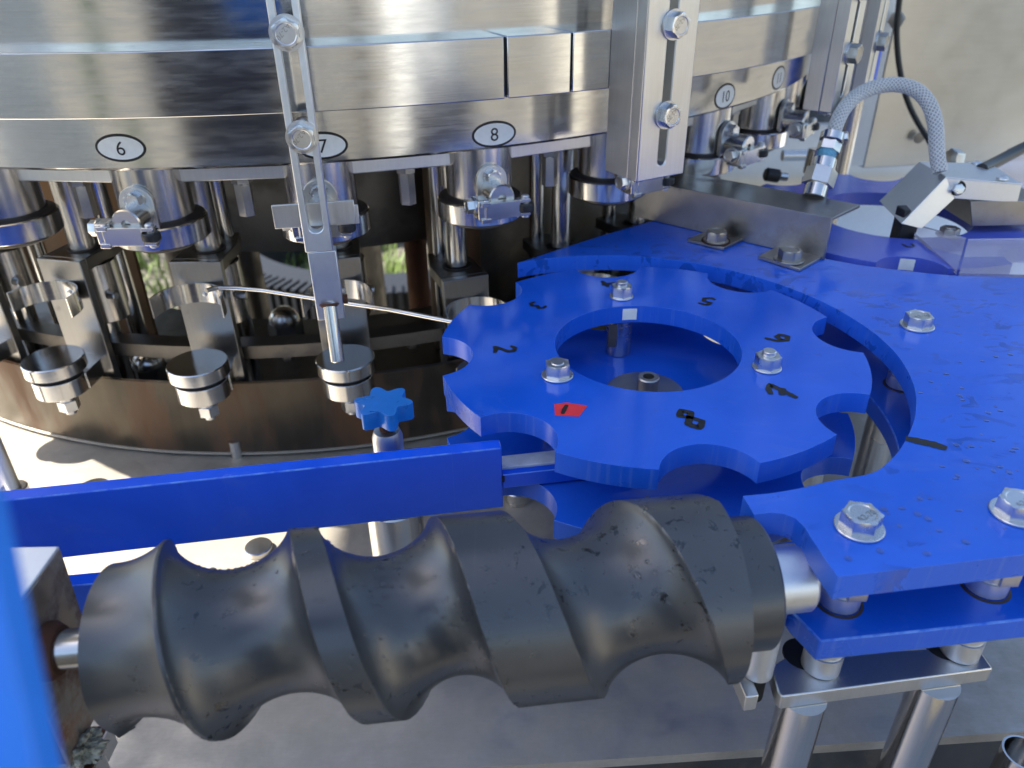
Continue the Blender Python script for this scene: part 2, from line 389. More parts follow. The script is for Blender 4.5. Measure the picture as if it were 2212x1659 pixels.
def nut_on(parent, o, axis=(0,0,1), r=0.0085, h=0.0075, wr=0.0105, mat='zinc', rot=0.3, stud=0.004):
    o = Vector(o); a = Vector(axis).normalized(); wt = .0014
    b = part('nut', hex_mb(r, h, o+a*wt, a, rot, nut=r*0.55), mat, parent, smooth=25)
    part('washer', MB().lathe([(wr-.0004, 0), (wr, .0004), (wr, wt-.0004), (wr-.0004, wt)], 32, o+a*0.00005, a), mat, b)
    part('stud', MB().cyl(o+a*wt, o+a*(wt+h+stud), r*0.53, 16, bev=.0006), mat, b)
    return b
TXT = {}
def text_geo(s, size):
    """flat triangles of a string, centred on x; baseline y = 0"""
    if s not in TXT:
        cu = bpy.data.curves.new('t', 'FONT'); cu.body = s; cu.size = 1.0; cu.align_x = 'CENTER'; cu.resolution_u = 4
        ob = bpy.data.objects.new('t', cu); COL.objects.link(ob); bpy.context.view_layer.update()
        me = bpy.data.meshes.new_from_object(ob.evaluated_get(bpy.context.evaluated_depsgraph_get()))
        TXT[s] = ([tuple(v.co) for v in me.vertices], [tuple(p.vertices) for p in me.polygons])
        bpy.data.objects.remove(ob); bpy.data.curves.remove(cu); bpy.data.meshes.remove(me)
    v, f = TXT[s]
    return [(p[0]*size, p[1]*size) for p in v], f
def stroke(pts, wd, z, taper=0.35, o=(0, 0), ang=0.0, sc=1.0):
    """hand-drawn marker stroke lying flat at height z"""
    ca, sa = math.cos(ang), math.sin(ang)
    P = []
    for i in range(len(pts)-1):
        a, b = Vector(pts[i]), Vector(pts[i+1]); k = max(2, int((b-a).length*10))
        for j in range(k): P.append(a.lerp(b, j/k))
    P.append(Vector(pts[-1])); n = len(P); L = []; Rr = []
    for i, p in enumerate(P):
        d = (P[min(i+1, n-1)]-P[max(i-1, 0)]).normalized(); nrm = Vector((-d.y, d.x))
        t = i/(n-1); wv = wd*(1-taper*abs(2*t-1)**3)*(0.9+0.2*random.random())
        for S, sg in ((L, 1), (Rr, -1)):
            q = p + nrm*(wv*sg); q = Vector((q.x*sc, q.y*sc))
            S.append((o[0]+q.x*ca-q.y*sa, o[1]+q.x*sa+q.y*ca, z))
    m = MB(); v = L+Rr; f = [(i, i+n, i+n+1, i+1) for i in range(n-1)]
    return m.add(v, f)

# ------------------------------------------------------------------ the setting
CX, CY, RP, T0, DT = -0.2742, 1.3011, 0.6802, -1.5927, 0.1978       # filler axis, station pitch circle, first angle and step
CC = (CX, CY)
ZT = -0.215                                                           # table top
GZ = -1.15
g = MB().add([(-60, -60, GZ), (60, -60, GZ), (60, 60, GZ), (-60, 60, GZ)], [(0, 1, 2, 3)])
tag(part('ground', g, 'ground', smooth=0), kind='structure')
# grass tufts growing on the ground behind the machine
gm = MB()
for i in range(5200):
    x = random.uniform(-2.2, 1.4); y = random.uniform(3.05, 5.2)
    if noise.noise(Vector((x*1.6, y*1.6, 3.1))) < -0.05: continue
    h = random.uniform(.05, .16); a = random.uniform(0, 6.28); wd = random.uniform(.004, .009); ln = random.uniform(.2, .9)*h
    dx, dy = math.cos(a), math.sin(a)
    p = Vector((x, y, GZ)); s = Vector((-dy, dx, 0))*wd
    gm.add([p-s, p+s, p+Vector((dx*ln*.4, dy*ln*.4, h*.65))+s*.7, p+Vector((dx*ln*.4, dy*ln*.4, h*.65))-s*.7, p+Vector((dx*ln, dy*ln, h))], [(0, 1, 2, 3), (3, 2, 4)])
me = gm.mesh('grass', 0, False)
tag(part('grass', me, 'grass'), 'patchy sunlit green grass on the ground behind the machine', 'grass', kind='stuff')

# added awning, unseen, sized and placed to cast shade over the machine
rf = thing('shade_awning', (0, 0, GZ), 'pale flat awning added above the left to shade the machine, out of view', 'roof')
part('sheet', MB().box((-1.57, .445, 1.80), (-.62, 1.05, 1.83)), 'roof', rf)
part('sheet', MB().box((-2.3, -.05, 1.8005), (-.62, .4445, 1.8305)), 'roof', rf)
for x, y in ((-2.26, -.01), (-2.26, .41)):
    part('post', MB().box((x-.03, y-.03, GZ), (x+.03, y+.03, 1.80)), 'wood', rf)
# unseen things added behind the camera to give the polished bowl reflections
tc_ = thing('added_dark_cabinet', (-.36, -.85, GZ), 'dark blue cabinet added behind the camera for a dark reflection, out of view', 'cabinet')  # added so the middle of the bowl mirrors something dark
part('body', MB().box((-.70, -1.25, GZ), (-.02, -.85, .34)), 'navy', tc_, .01)
for i in range(4): part('drawer', MB().box((-.67, -.848, GZ+.1+i*.34), (-.05, -.84, GZ+.40+i*.34)), 'navy', tc_, .004)
wt_ = thing('added_white_tank', (-1.75, -1.1, GZ), 'white upright tank added left behind the camera for a pale reflection, out of view', 'tank')  # added as the pale patch mirrored at the bowl's left
part('shell', MB().lathe([(.40, GZ), (.42, GZ+.05), (.42, .35), (.30, .50), (.12, .52)], 48, (-1.85, -1.05, 0)), 'white', wt_)
gp_ = thing('added_green_post', (-.98, -.9, GZ), 'green post added beside the white tank for a green reflection, out of view', 'post')  # added as a thin green streak in the bowl
part('post', MB().cyl((-1.02, -.95, GZ), (-1.02, -.95, .9), .035, 20), 'green', gp_)
YPL = ['slim added post behind the camera, right of the dark cabinet', 'stout added post behind the dark bin', 'slim added post to the right of the camera', 'thinnest added post at far right', 'thickest added post behind the dark cabinet', 'dark added post at far left behind the tank']
for i, (x, y, r) in enumerate(((.55, -1.6, .05), (1.3, -1.7, .07), (1.75, -.1, .05), (1.6, .25, .04), (-.95, -2.4, .09), (-2.3, .1, .08))):
    fp_ = thing('added_yard_post', (x, y, GZ), YPL[i], 'post', 'unseen posts added for reflections')  # unseen posts put in as dark stripes for the bowl to mirror
    part('post', MB().cyl((x, y, GZ), (x, y, .6), r, 14), 'wood', fp_)
hs = thing('pink_house', (5.2, 9, GZ), 'pinkish house wall far beyond the machine, out of view', 'house')
part('wall', MB().box((2.6, 9, GZ), (8, 13, 3.2)), 'pink', hs)
part('roof', MB().prism([(0, 0), (5, 0), (2.5, 1.6)], 2.4, 8.2).xf(Matrix(((0, 0, 1, 0), (1, 0, 0, 8.5), (0, 1, 0, 3.2), (0, 0, 0, 1)))), 'wood', hs)
for x in (3.2, 4.8, 6.4):
    wi = part('window', MB().box((x, 8.97, .6), (x+.9, 8.995, 2.0)), 'navy', hs); part('frame', MB().box((x-.08, 8.975, .48), (x+.98, 8.999, .58)), 'white', wi)
cs = thing('added_cream_silo', (2.2, -.55, GZ), 'cream silo added right of the camera for a bright reflection, out of view', 'silo')  # added for a bright streak on the right of the band
part('shell', MB().lathe([(.45, GZ), (.45, .6), (.2, .9)], 40, (2.2, -.55, 0)), 'cream', cs)
wd2 = thing('added_white_drum', (1.25, -1.9, GZ), 'white drum added far right behind the camera for a bright reflection, out of view', 'drum')  # another unseen bright shape added for the band to mirror
part('shell', MB().lathe([(.30, GZ), (.33, GZ+.1), (.33, .15), (.28, .25)], 36, (1.25, -1.9, 0)), 'white', wd2)
wd3 = thing('added_pale_box', (.55, -2.2, GZ), 'pale box added straight behind the camera for reflections, out of view', 'box')  # unseen pale block added to the mirrored surroundings
part('body', MB().box((.15, -2.6, GZ), (.75, -2.2, .05)), 'cream', wd3, .01)
bp2 = thing('added_dark_bin', (1.0, -1.2, GZ), 'dark bin added right behind the camera for reflections, out of view', 'bin')  # unseen dark shape added to the mirrored surroundings
part('shell', MB().lathe([(.20, GZ), (.26, -.25), (.28, -.24), (.28, -.2)], 40, (1.05, -1.15, 0)), 'navy', bp2)

# ------------------------------------------------------------------ machine table
fe = [at(0, 1672, ZT), at(900, 1668, ZT), at(1640, 1650, ZT), at(1746, 1635, ZT), at(2173, 1583, ZT)]
fdir = (fe[4]-fe[1]).normalized()
fl = fe[1]-fdir*0.7; fr = fe[4]+fdir*0.35
tb = thing('machine_table', (0, .5, ZT-.03), 'worn stainless steel machine table under the screw and rail', 'table')
back = [Vector((0.62, 0.86, 0)), Vector((-1.1, 0.93, 0))]
ol = [(fl.x, fl.y), (fr.x, fr.y), (fr.x+.1, .86), (-0.95, .93), (-1.1, .5)]
part('top', MB().prism(ol, ZT-.004, ZT), 'table', tb)
nrm = Vector((-fdir.y, fdir.x, 0))
def along(p, q, z0, z1, th, off=0.0):
    """upright strip from p to q, th thick to the far side"""
    d = (q-p); d.z = 0; n = Vector((-d.y, d.x, 0)).normalized(); a = p+n*off; b = q+n*off; c = b+n*th; e = a+n*th
    return MB().hexa([(v.x, v.y, z0) for v in (a, b, c, e)], [(v.x, v.y, z1) for v in (a, b, c, e)])
part('front_hem', along(fl, fr, ZT-.010, ZT-.0045, .003, .001), 'table', tb)
s0 = at(66, 1205, ZT); s1 = at(92, 1250, ZT); sv = (s1-s0).normalized()
part('seam', along(s0-sv*.25, s1+sv*.2, ZT-.002, ZT+.0006, .0035), 'hole', tb)
for px, py, r, h in ((1118, 1081, .0115, .014), (560, 1190, .012, .006), (205, 1062, .015, .006)):
    p = at(px, py, ZT); part('boss', MB().cyl((p.x, p.y, ZT), (p.x, p.y, ZT+h), r, 28, bev=.0008), 'steel', tb)
# lower shelf and frame rail seen past the front edge
lz = -0.36
sh = thing('lower_shelf', (0.25, .3, lz), 'dark dusty lower shelf below the table front edge', 'shelf')
part('sheet', MB().box((-.5, .05, lz-.004), (.9, .9, lz)), 'mill', sh)
part('skirting', along(fl+Vector((0, .012, 0)), fr+Vector((0, .012, 0)), lz+.001, ZT-.0105, .004, .03), 'dull', sh)

# ------------------------------------------------------------------ filler carousel (bowl, bands, number ring)
drum = thing('filler_carousel', (CX, CY, .10), 'large round stainless filler bowl with numbered ring and polished bands', 'filler bowl')
A0, A1 = rad(-150), rad(25)
def ang_of(px, py, R):
    d = ray(px, py); a = d.x**2+d.y**2; b = -(CX*d.x+CY*d.y); c = CX*CX+CY*CY-R*R
    t = (-b-math.sqrt(max(b*b-a*c, 0)))/a; q = CAM+d*t; return math.atan2(q.y-CY, q.x-CX), q.z
def full_ring(prof, seg=180):
    m = MB(); R = []
    for r, z in prof: R.append([Vector((CX+r*math.cos(2*math.pi*j/seg), CY+r*math.sin(2*math.pi*j/seg), z)) for j in range(seg)])
    return m.rings(R, False, False, True)
part('bowl_wall', full_ring([(.735, .188), (.735, 0.95), (.70, .95), (.70, .188)]), 'drum', drum)
part('number_ring', full_ring([(.71, .1012), (.7112, .1024), (.7112, .155), (.64, .155), (.64, .100), (.7085, .100)]), 'drum', drum)
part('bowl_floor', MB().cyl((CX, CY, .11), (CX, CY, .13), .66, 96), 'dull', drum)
a1, _ = ang_of(1093, 150, .76); a2, _ = ang_of(1235, 145, .76); gp = .0012/.76
for b0, b1 in ((A0-rad(60), a1-gp), (a1+gp, a2-gp*.7), (a2+gp*.7, A1+rad(60))):
    part('band', MB().arcbox(CC, .7125, .76, .148, .190, b0, b1, max(3, int(math.degrees(b1-b0)/2))), 'drum', drum, bev=.0008)
part('band_core', full_ring([(.7124, .15), (.7575, .15), (.7575, .188), (.7124, .188)]), 'hole', drum)
# number stickers: oval plate with black rim and digits, wrapped on the ring
def wrap(pts, a, z, R):                       # (x along the ring, y up) -> on the cylinder
    return [(CX+R*math.cos(a+x/R), CY+R*math.sin(a+x/R), z+y) for x, y in pts]
for num, px, py in (('6', 260, 320), ('7', 697, 315), ('8', 1068, 290), ('9', 1356, 256), ('10', 1567, 208), ('11', 1683, 168)):
    a, z = ang_of(px, py, .7116); ew, eh = .0192, .0105
    if num in ('10', '11'): ew, eh = .0175, .0120
    def disc(w_, h_, R):
        n = 40; rings_ = []
        v = [(0, 0)]; f = []
        for k in range(1, 5):
            for j in range(n): v.append((w_*k/4*math.cos(2*math.pi*j/n), h_*k/4*math.sin(2*math.pi*j/n)))
        for j in range(n): f.append((0, 1+j, 1+(j+1) % n))
        for k in range(3):
            for j in range(n): f.append((1+k*n+j, 1+(k+1)*n+j, 1+(k+1)*n+(j+1) % n, 1+k*n+(j+1) % n))
        return MB().add(wrap(v, a, z, R), f)
    st = part('number_sticker', disc(ew, eh, .7114), 'ink', drum, label='white oval sticker with black rim and number '+num)
    part('sticker_face', disc(ew-.0019, eh-.0019, .7116), 'white', st)
    tv, tf = text_geo(num, .0148); part('digit', MB().add(wrap([(x*1.02, y-.0052) for x, y in tv], a, z, .7118), tf), 'ink', st, smooth=0)

# ------------------------------------------------------------------ stations round the carousel
def station(k):
    a = T0+DT*(k-6); return Vector((CX+RP*math.cos(a), CY+RP*math.sin(a), 0)), a+math.pi/2
cache = {}
def lpart(key, name, fn, mat, parent, bev=0.0, smooth=35):
    if key not in cache:
        me = fn().mesh(name, smooth); me.materials.append(M[mat]); cache[key] = me
    o = part(name, cache[key], mat, parent, bev); return o
VZ = .030                                        # valve base height; local z = world z - VZ
def lz_(z): return z-VZ
def build_valve(k, label):
    p, rz = station(k); v = thing('filling_valve', (p.x, p.y, VZ), label, 'valve', 'filling valves under the numbered ring', rz)
    Zl = lz_
    lpart('v1', 'valve_body', lambda: MB().lathe([(.0285, Zl(.0545)), (.0285, Zl(.105))], 40), 'steel', v)
    lpart('v2', 'flange', lambda: MB().lathe([(.0362, Zl(.0372)), (.0372, Zl(.0382)), (.0372, Zl(.0538)), (.0362, Zl(.0548)), (.030, Zl(.0548))], 48), 'polish', v)
    lpart('v3', 'gasket', lambda: MB().lathe([(.0352, Zl(.0546)), (.0352, Zl(.0556)), (.0302, Zl(.0575)), (.0286, Zl(.0575))], 40), 'gasket', v)
    lpart('v4', 'nozzle', lambda: MB().lathe([(.024, Zl(.031)), (.027, Zl(.033)), (.027, Zl(.0375))], 32), 'dull', v)
    def plate():
        o = [(-.0135, 0), (.0135, 0)] + [(.0135*math.cos(t), .0225+.0135*math.sin(t)) for t in [math.pi*i/14 for i in range(15)]]
        m = MB().prism(o, 0, .0042); return m.xf(Matrix.Translation((0, -.0285, Zl(.0525))) @ Matrix.Rotation(math.pi/2, 4, 'X'))
    lpart('v5', 'pivot_plate', plate, 'brush', v, bev=.0006)
    b = lpart('v6', 'bolt', lambda: hex_mb(.0066, .0055, (0, -.0343, Zl(.0790)), (0, -1, 0), .25, recess=True), 'zinc', v, smooth=25)
    lpart('v7', 'washer', lambda: MB().cyl((0, -.0327, Zl(.0790)), (0, -.0343, Zl(.0790)), .0078, 28), 'zinc', b)
    lpart('v8', 'pivot_pin', lambda: MB().lathe([(.0112, 0), (.0112, .022), (.0102, .0232), (.0035, .0232), (.0035, .020)], 28, (0, -.0327, Zl(.0665)), (0, -1, 0)), 'steel', v)
    lpart('v9', 'arm_rod', lambda: MB().cyl((-.002, -.0475, Zl(.0640)), (-.0215, -.0500, Zl(.0630)), .0042, 16), 'steel', v)
    lpart('v10', 'clevis', lambda: MB().box((-.0225, -.0610, Zl(.0520)), (-.0125, -.0455, Zl(.0685))).xf(Matrix.Identity(4)), 'steel', v, bev=.0012)
    b2 = lpart('v11', 'bolt', lambda: hex_mb(.0062, .0060, (-.0240, -.0515, Zl(.0625)), (-1, 0, 0), .1, recess=True), 'zinc', v, smooth=25)
    lpart('v12', 'washer', lambda: MB().cyl((-.0225, -.0515, Zl(.0625)), (-.0240, -.0515, Zl(.0625)), .0074, 24), 'zinc', b2)
    def link():
        m = MB()
        m.box((-.0165, -.0622, Zl(.0515)), (.0135, -.0608, Zl(.0655)))                       # web
        m.box((-.0165, -.0608, Zl(.0641)), (.0225, -.0545, Zl(.0655)))                       # upper cheek
        m.box((-.0165, -.0608, Zl(.0515)), (.0225, -.0545, Zl(.0529)))                       # lower cheek
        m.box((.0135, -.0622, Zl(.0625)), (.0225, -.0608, Zl(.0655))); m.box((.0135, -.0622, Zl(.0515)), (.0225, -.0608, Zl(.0545)))
        return m
    l = lpart('v13', 'link', link, 'steel', v, bev=.0004)
    def jaws():
        m = MB()
        m.box((-.0205, -.0630, Zl(.0632)), (-.0125, -.0585, Zl(.0672))); m.box((-.0205, -.0630, Zl(.0498)), (-.0125, -.0585, Zl(.0536))); return m
    lpart('v14', 'jaw', jaws, 'steel', l, bev=.0006)
    lpart('v15', 'roller', lambda: MB().lathe([(.0062, 0), (.0070, .001), (.0070, .0055), (.0062, .0065)], 24, (.0190, -.0600, Zl(.0552))), 'black', l)
    for nm, x in (('pivot', .0190), ('pivot', -.0150)):
        lpart('v16%g' % x, 'pivot', lambda x=x: MB().lathe([(.0030, 0), (.0034, .0005), (.0034, .0175), (.0026, .0185)], 18, (x, -.0588, Zl(.0496))), 'zinc', l)
    return v
VL = {5: 'filling valve cut off by the left picture edge', 6: 'filling valve left of the long hanger, above the wired lift', 7: 'filling valve half hidden behind the long slotted hanger',
      8: 'filling valve between the long hanger and the wide bracket', 9: 'filling valve just behind the wide slotted bracket', 10: 'filling valve right of the wide bracket, above the angle bracket', 11: 'small filling valve left of the paired brackets, second farthest', 12: 'farthest filling valve, behind the paired slotted brackets'}
for k in VL: build_valve(k, VL[k])

# retaining bars with hex standoffs between the valves
BL = {5: 'leftmost flat retaining bar under the ring', 6: 'flat retaining bar just left of the long hanger', 7: 'flat retaining bar just right of the long hanger', 8: 'golden stained retaining bar left of the wide bracket',
      9: 'flat retaining bar right of the wide bracket', 10: 'small farthest flat retaining bar at the right'}
for k in BL:
    p, rz = station(k+.5); d = p-Vector((CX, CY, 0)); d.normalize(); q = p+d*(-.004)
    b = thing('retaining_bar', (q.x, q.y, .05), BL[k], 'bar', 'retaining bars under the ring', rz)
    part('bar', MB().box((-.0425, -.010, .0345), (.0425, .010, .0485)), 'brush', b, .0008, local=True)
    part('notch_block', MB().box((.0427, -.006, .030), (.0475, .010, .0487)), 'dull', b, local=True)
    part('notch_block', MB().box((-.0475, -.006, .030), (-.0427, .010, .0487)), 'dull', b, local=True)
    h = part('hex_standoff', hex_mb(.0072, .0270, (.004, 0, .0030), (0, 0, 1), .3), 'oldbolt', b, local=True, smooth=25)
    part('nut', hex_mb(.0086, .0045, (.004, 0, .0300), (0, 0, 1), .1), 'oldbolt', b, local=True, smooth=25)

# bottle lifts
def build_lift(k, dz, label, full=True):
    p, rz = station({5: 4.926, 8: 7.98}.get(k, k)); L = thing('bottle_lift', (p.x, p.y, -.139+dz), label, 'bottle lift', 'bottle lifts round the carousel', rz)
    o = .139
    lpart('l1', 'front_plate', lambda: MB().box((-.0235, .042, 0), (.0235, .050, o-.002)), 'lift', L, .0008)
    lpart('l2', 'top_plate', lambda: MB().prism([(-.0234, .0503), (.0234, .0503), (.0234, .088), (.016, .122), (-.016, .122), (-.0235, .088)], o-.0140, o-.002), 'dull', L, .0008)
    lpart('l3', 'sleeve', lambda: MB().lathe([(.0180, o-.075), (.0193, o-.0735), (.0193, o-.0144)], 36, (0.0075, .0760, 0)), 'steel', L)
    def rod(x, y, r, z0, z1): return lambda: MB().cyl((x, y, z0), (x, y, z1), r, 28)
    if dz > -.02:
        lpart('l4a', 'guide_rod', rod(.002, .076, .0105, -.06, o-.0752), 'polish', L); lpart('l5a', 'guide_rod', rod(.002, .076, .0125, o-.0018, o+.105), 'steel', L)
        lpart('l6a', 'guide_rod', rod(.006, .110, .0085, -.06, o+.105), 'polish', L)
    else:
        lpart('l4b', 'guide_rod', rod(.002, .076, .0105, -.03, o-.0752), 'polish', L); lpart('l5b', 'guide_rod', rod(.002, .076, .0105, o-.0018, o+.082), 'polish', L)
        lpart('l5c', 'rod_head', rod(.002, .076, .0125, o+.082, o+.140), 'steel', L); lpart('l6b', 'guide_rod', rod(-.004, .112, .0085, -.03, o+.140), 'polish', L)
    lpart('l7', 'seal', lambda: MB().lathe([(.0150, o-.0018), (.0150, o-.0008), (.0128, o-.0004)], 32, (.002, .076, 0), cap1=False), 'gasket', L)
    def clip():
        m = MB(); R = []
        for i in range(25):
            t = rad(-8+196*i/24); ca, sa = math.cos(t), math.sin(t); rr = .0300 if 0 < i < 24 else .0312
            R.append([Vector((r*ca, .0105+r*sa, z)) for r, z in ((rr, o-.0415), (rr+.0013, o-.0415), (rr+.0013, o-.0225), (rr, o-.0225))])
        return m.rings(R)
    c = lpart('l8', 'bottle_clip', clip, 'polish', L)
    lpart('l9', 'rivet', lambda: MB().lathe([(.0024, 0), (.0020, .0008), (.001, .0012)], 16, (.004, .0398, o-.033), (0, -1, 0)), 'zinc', c)
    def arm():
        m = MB(); s = [(-.017, .046), (-.017, .044), (-.0238, .008)] + [(.0240*math.cos(t), .0240*math.sin(t)) for t in [rad(160+220*i/20) for i in range(21)]] + [(.0238, .008), (.017, .044), (.017, .046)]
        return m.prism(s, o-.1180, o-.1010)
    lpart('l10', 'platform_arm', arm, 'polish', L, .0008)
    pf = lpart('l11', 'platform', lambda: MB().lathe([(.0262, o-.0960), (.0272, o-.0950), (.0272, o-.0840), (.0264, o-.0832)], 56), 'polish', L)
    lpart('l12', 'neck', lambda: MB().cyl((0, 0, o-.1012), (0, 0, o-.0958), .021, 32), 'hole', L)
    n = lpart('l13', 'nut', lambda: hex_mb(.0098, .0105, (0, 0, o-.1290), (0, 0, -1), .35, nut=.0052), 'zinc', L, smooth=25)
    lpart('l13b', 'nut_washer', lambda: MB().cyl((0, 0, o-.1182), (0, 0, o-.1289), .0075, 24), 'polish', L)
    lpart('l14', 'stud', lambda: MB().cyl((0, 0, o-.1340), (0, 0, o-.1445), .0050, 18, bev=.0006), 'zinc', n)
    st = lpart('l15', 'set_screw', lambda: MB().cyl((.0236, .064, o-.045), (.0330, .064, o-.045), .0040, 16, bev=.0006), 'zinc', L)
    return L
LL = {4: (0, 'bottle lift at the far left picture edge'), 5: (-.003, 'leftmost full bottle lift with platform disc near the left edge'), 6: (0, 'bottle lift with spring clip touched by the bent wire'), 7: (-.003, 'bottle lift behind the long slotted hanger'),
      8: (-.038, 'lowered bottle lift beside the star wheel tip with mark 3'), 9: (-.040, 'lowered bottle lift behind the guide plate tip'), 10: (-.040, 'lowered bottle lift behind the steel angle bracket'), 11: (-.040, 'farthest lowered bottle lift at the back right')}
for k in LL: build_lift(k, *LL[k])

# ------------------------------------------------------------------ tray skirt, ring rail, inner workings
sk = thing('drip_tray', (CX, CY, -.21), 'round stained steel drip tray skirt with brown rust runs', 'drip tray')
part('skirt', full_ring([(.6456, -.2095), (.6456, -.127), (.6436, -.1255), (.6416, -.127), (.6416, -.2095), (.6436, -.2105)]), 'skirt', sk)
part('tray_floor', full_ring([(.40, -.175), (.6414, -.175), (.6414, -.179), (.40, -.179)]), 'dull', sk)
part('lip', full_ring([(.645, -.2118), (.6475, -.2112), (.6475, -.2098), (.645, -.2092)]), 'table', sk)
p = at(505, 1003, ZT)
part('foot', MB().cyl((p.x, p.y+.015, ZT), (p.x, p.y+.015, -.195), .0065, 18), 'steel', sk)
rr_ = thing('ring_rail', (CX, CY, -.12), 'flat steel ring rail running behind the bottle lifts', 'rail')
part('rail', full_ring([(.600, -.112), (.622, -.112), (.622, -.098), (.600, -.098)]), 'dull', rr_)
for k in (4.55, 5.5, 6.5, 7.55, 8.5):
    p_, rz = station(k); d = (p_-Vector((CX, CY, 0))).normalized(); q = Vector((CX, CY, 0))+d*.612
    part('bolt', hex_mb(.0070, .007, (q.x, q.y, -.1122), (0, 0, -1), k), 'oldbolt', rr_, smooth=25)
cap = [('domed cap nut between lifts 6 and 7', 617, 705, .020, -.160), ('domed cap nut in the dark between lifts 5 and 6', 330, 820, .018, -.172)]
for lab, px, py, r, z in cap:
    q = at(px, py, z); t = thing('dome_nut', (q.x, q.y, -.1745), 'large '+lab, 'nut', 'domed cap nuts on the tray floor')
    part('hex', hex_mb(r*1.05, .022, (q.x, q.y, -.1745)), 'dull', t, smooth=25)
    part('dome', MB().lathe([(r*.92*math.cos(a), .022+r*.95*math.sin(a)) for a in [math.pi/2*i/8 for i in range(8)]]+[(.0005, .022+r*.95)], 32, (q.x, q.y, -.1745)), 'steel', t)
col = thing('centre_column', (CX, CY, GZ), 'dark rusty centre support with gear ring under the filler', 'column')
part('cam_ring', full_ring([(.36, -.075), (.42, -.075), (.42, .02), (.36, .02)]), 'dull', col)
for a, r, m_ in ((-108, .018, 'dull'), (-62, .016, 'rust'), (-140, .018, 'dull'), (170, .02, 'dull'), (60, .02, 'rust'), (-20, .02, 'dull')):
    x, y = CX+.30*math.cos(rad(a)), CY+.30*math.sin(rad(a))
    part('pillar', MB().cyl((x, y, -.42), (x, y, .11), r, 20), m_, col)
part('rust_sheet', MB().arcbox(CC, .50, .504, -.172, .108, rad(-128), rad(-107), 16), 'rustpan', col)
part('pipe_wall', MB().arcbox(CC, .50, .506, -.172, .108, rad(-64), rad(-38), 20), 'dull', col)
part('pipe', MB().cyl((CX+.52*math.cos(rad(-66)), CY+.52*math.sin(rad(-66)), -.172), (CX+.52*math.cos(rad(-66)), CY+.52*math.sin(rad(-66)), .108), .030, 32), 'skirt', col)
part('hub', MB().cyl((CX, CY, -.42), (CX, CY, .11), .045, 32), 'dull', col)
# dark toothed ring lying on the ground behind
TR = Vector((-.50, 3.25, 0))
tr = thing('toothed_ring', (TR.x, TR.y, GZ), 'dark toothed ring lying on sunlit ground behind the machine', 'ring')
def tring(prof, seg=96):
    return MB().rings([[Vector((TR.x+r*math.cos(2*math.pi*j/seg), TR.y+r*math.sin(2*math.pi*j/seg), z)) for j in range(seg)] for r, z in prof], False, False, True)
part('tread', tring([(.62, GZ), (.80, GZ), (.82, GZ+.1), (.80, GZ+.33), (.62, GZ+.33)]), 'tyre', tr)
tm = MB()
for i in range(150):
    a = 2*math.pi*i/150; tm.box((.74, -.008, 0), (.828, .008, .345)); m4 = Matrix.Translation((TR.x, TR.y, GZ)) @ Matrix.Rotation(a, 4, 'Z')
    tm.v[-8:] = [m4 @ p for p in tm.v[-8:]]
tg_ = part('tooth_row', tm, 'tyre', tr); tg_['kind'] = 'stuff'
part('base_frame', MB().box((CX-.14, CY-.05, -.50), (CX+.14, CY+.05, -.42)), 'rust', col)
part('leg', MB().box((CX-.06, CY-.06, GZ), (CX+.06, CY+.06, -.50)), 'dull', col)

# ------------------------------------------------------------------ hangers and slotted brackets on the band
def bracket_frame(a, R):
    d = Vector((math.cos(a), math.sin(a), 0)); t = Vector((-d.y, d.x, 0)); o = Vector((CX, CY, 0))+d*R
    return Matrix(((t.x, -d.x, 0, o.x), (t.y, -d.y, 0, o.y), (0, 0, 1, 0), (0, 0, 0, 1)))       # x along ring, -y outward
def slot_plate(wd, z0, z1, th, sw, s0, s1, y0, n=8):
    """upright plate wd wide with a round-ended slot sw wide from s0 to s1 (built in the x-z plane)"""
    o = [(-wd/2, z0), (wd/2, z0), (wd/2, z1), (-wd/2, z1)]
    h = [(sw/2*math.cos(math.pi+math.pi*i/n), s0+sw/2+sw/2*math.sin(math.pi+math.pi*i/n)) for i in range(n+1)] + \
        [(sw/2*math.cos(math.pi*i/n), s1-sw/2+sw/2*math.sin(math.pi*i/n)) for i in range(n+1)]
    return MB().prism(o, 0, th, [h]).xf(Matrix.Translation((0, y0+th, 0)) @ Matrix.Rotation(math.pi/2, 4, 'X'))
# long narrow hanger with a stop finger
ah, _ = ang_of(655, 300, .785); mh = bracket_frame(ah, .785)
hg = thing('slotted_hanger', mh @ Vector((0, 0, -.03)), 'long narrow slotted steel hanger covering part of number 7', 'bracket', rz=ah+math.pi/2)
def H(mb): return mb.xf(Matrix.Translation((0, 0, .03)))
part('slotted_bar', H(slot_plate(.0195, .058, .42, .010, .0105, .0720, .40, -.005)), 'alu', hg, .0007, local=True)
part('stop_bar', H(MB().box((-.0085, -.0045, .004), (.0115, .0070, .0578))), 'alu', hg, .0006, local=True)
for z in (.2015, .1385):
    bb = bolt(hg, (0, -.0068, z+.03), (0, -1, 0), .0094, .0072, None, 'zinc', .3, local=True, mark='A2-70')
    part('washer', MB().cyl((0, -.0052, z+.03), (0, -.0068, z+.03), .0108, 32), 'zinc', bb, local=True)
    part('spacer', MB().cyl((0, .0052, z+.03), (0, .0245, z+.03), .0075, 24), 'steel', hg, local=True)
part('cross_bar', H(MB().box((-.029, .0055, .0735), (.028, .0080, .0905))), 'brush', hg, .0004, local=True)
part('cross_bar_end', H(MB().box((.014, .0082, .0722), (.0305, .0100, .0862))), 'brush', hg, .0004, local=True)
pn = part('stop_pin', H(MB().cyl((.0015, -.0035, .0170), (.0025, -.0180, -.0250), .0052, 22, bev=.0008)), 'steel', hg, local=True)
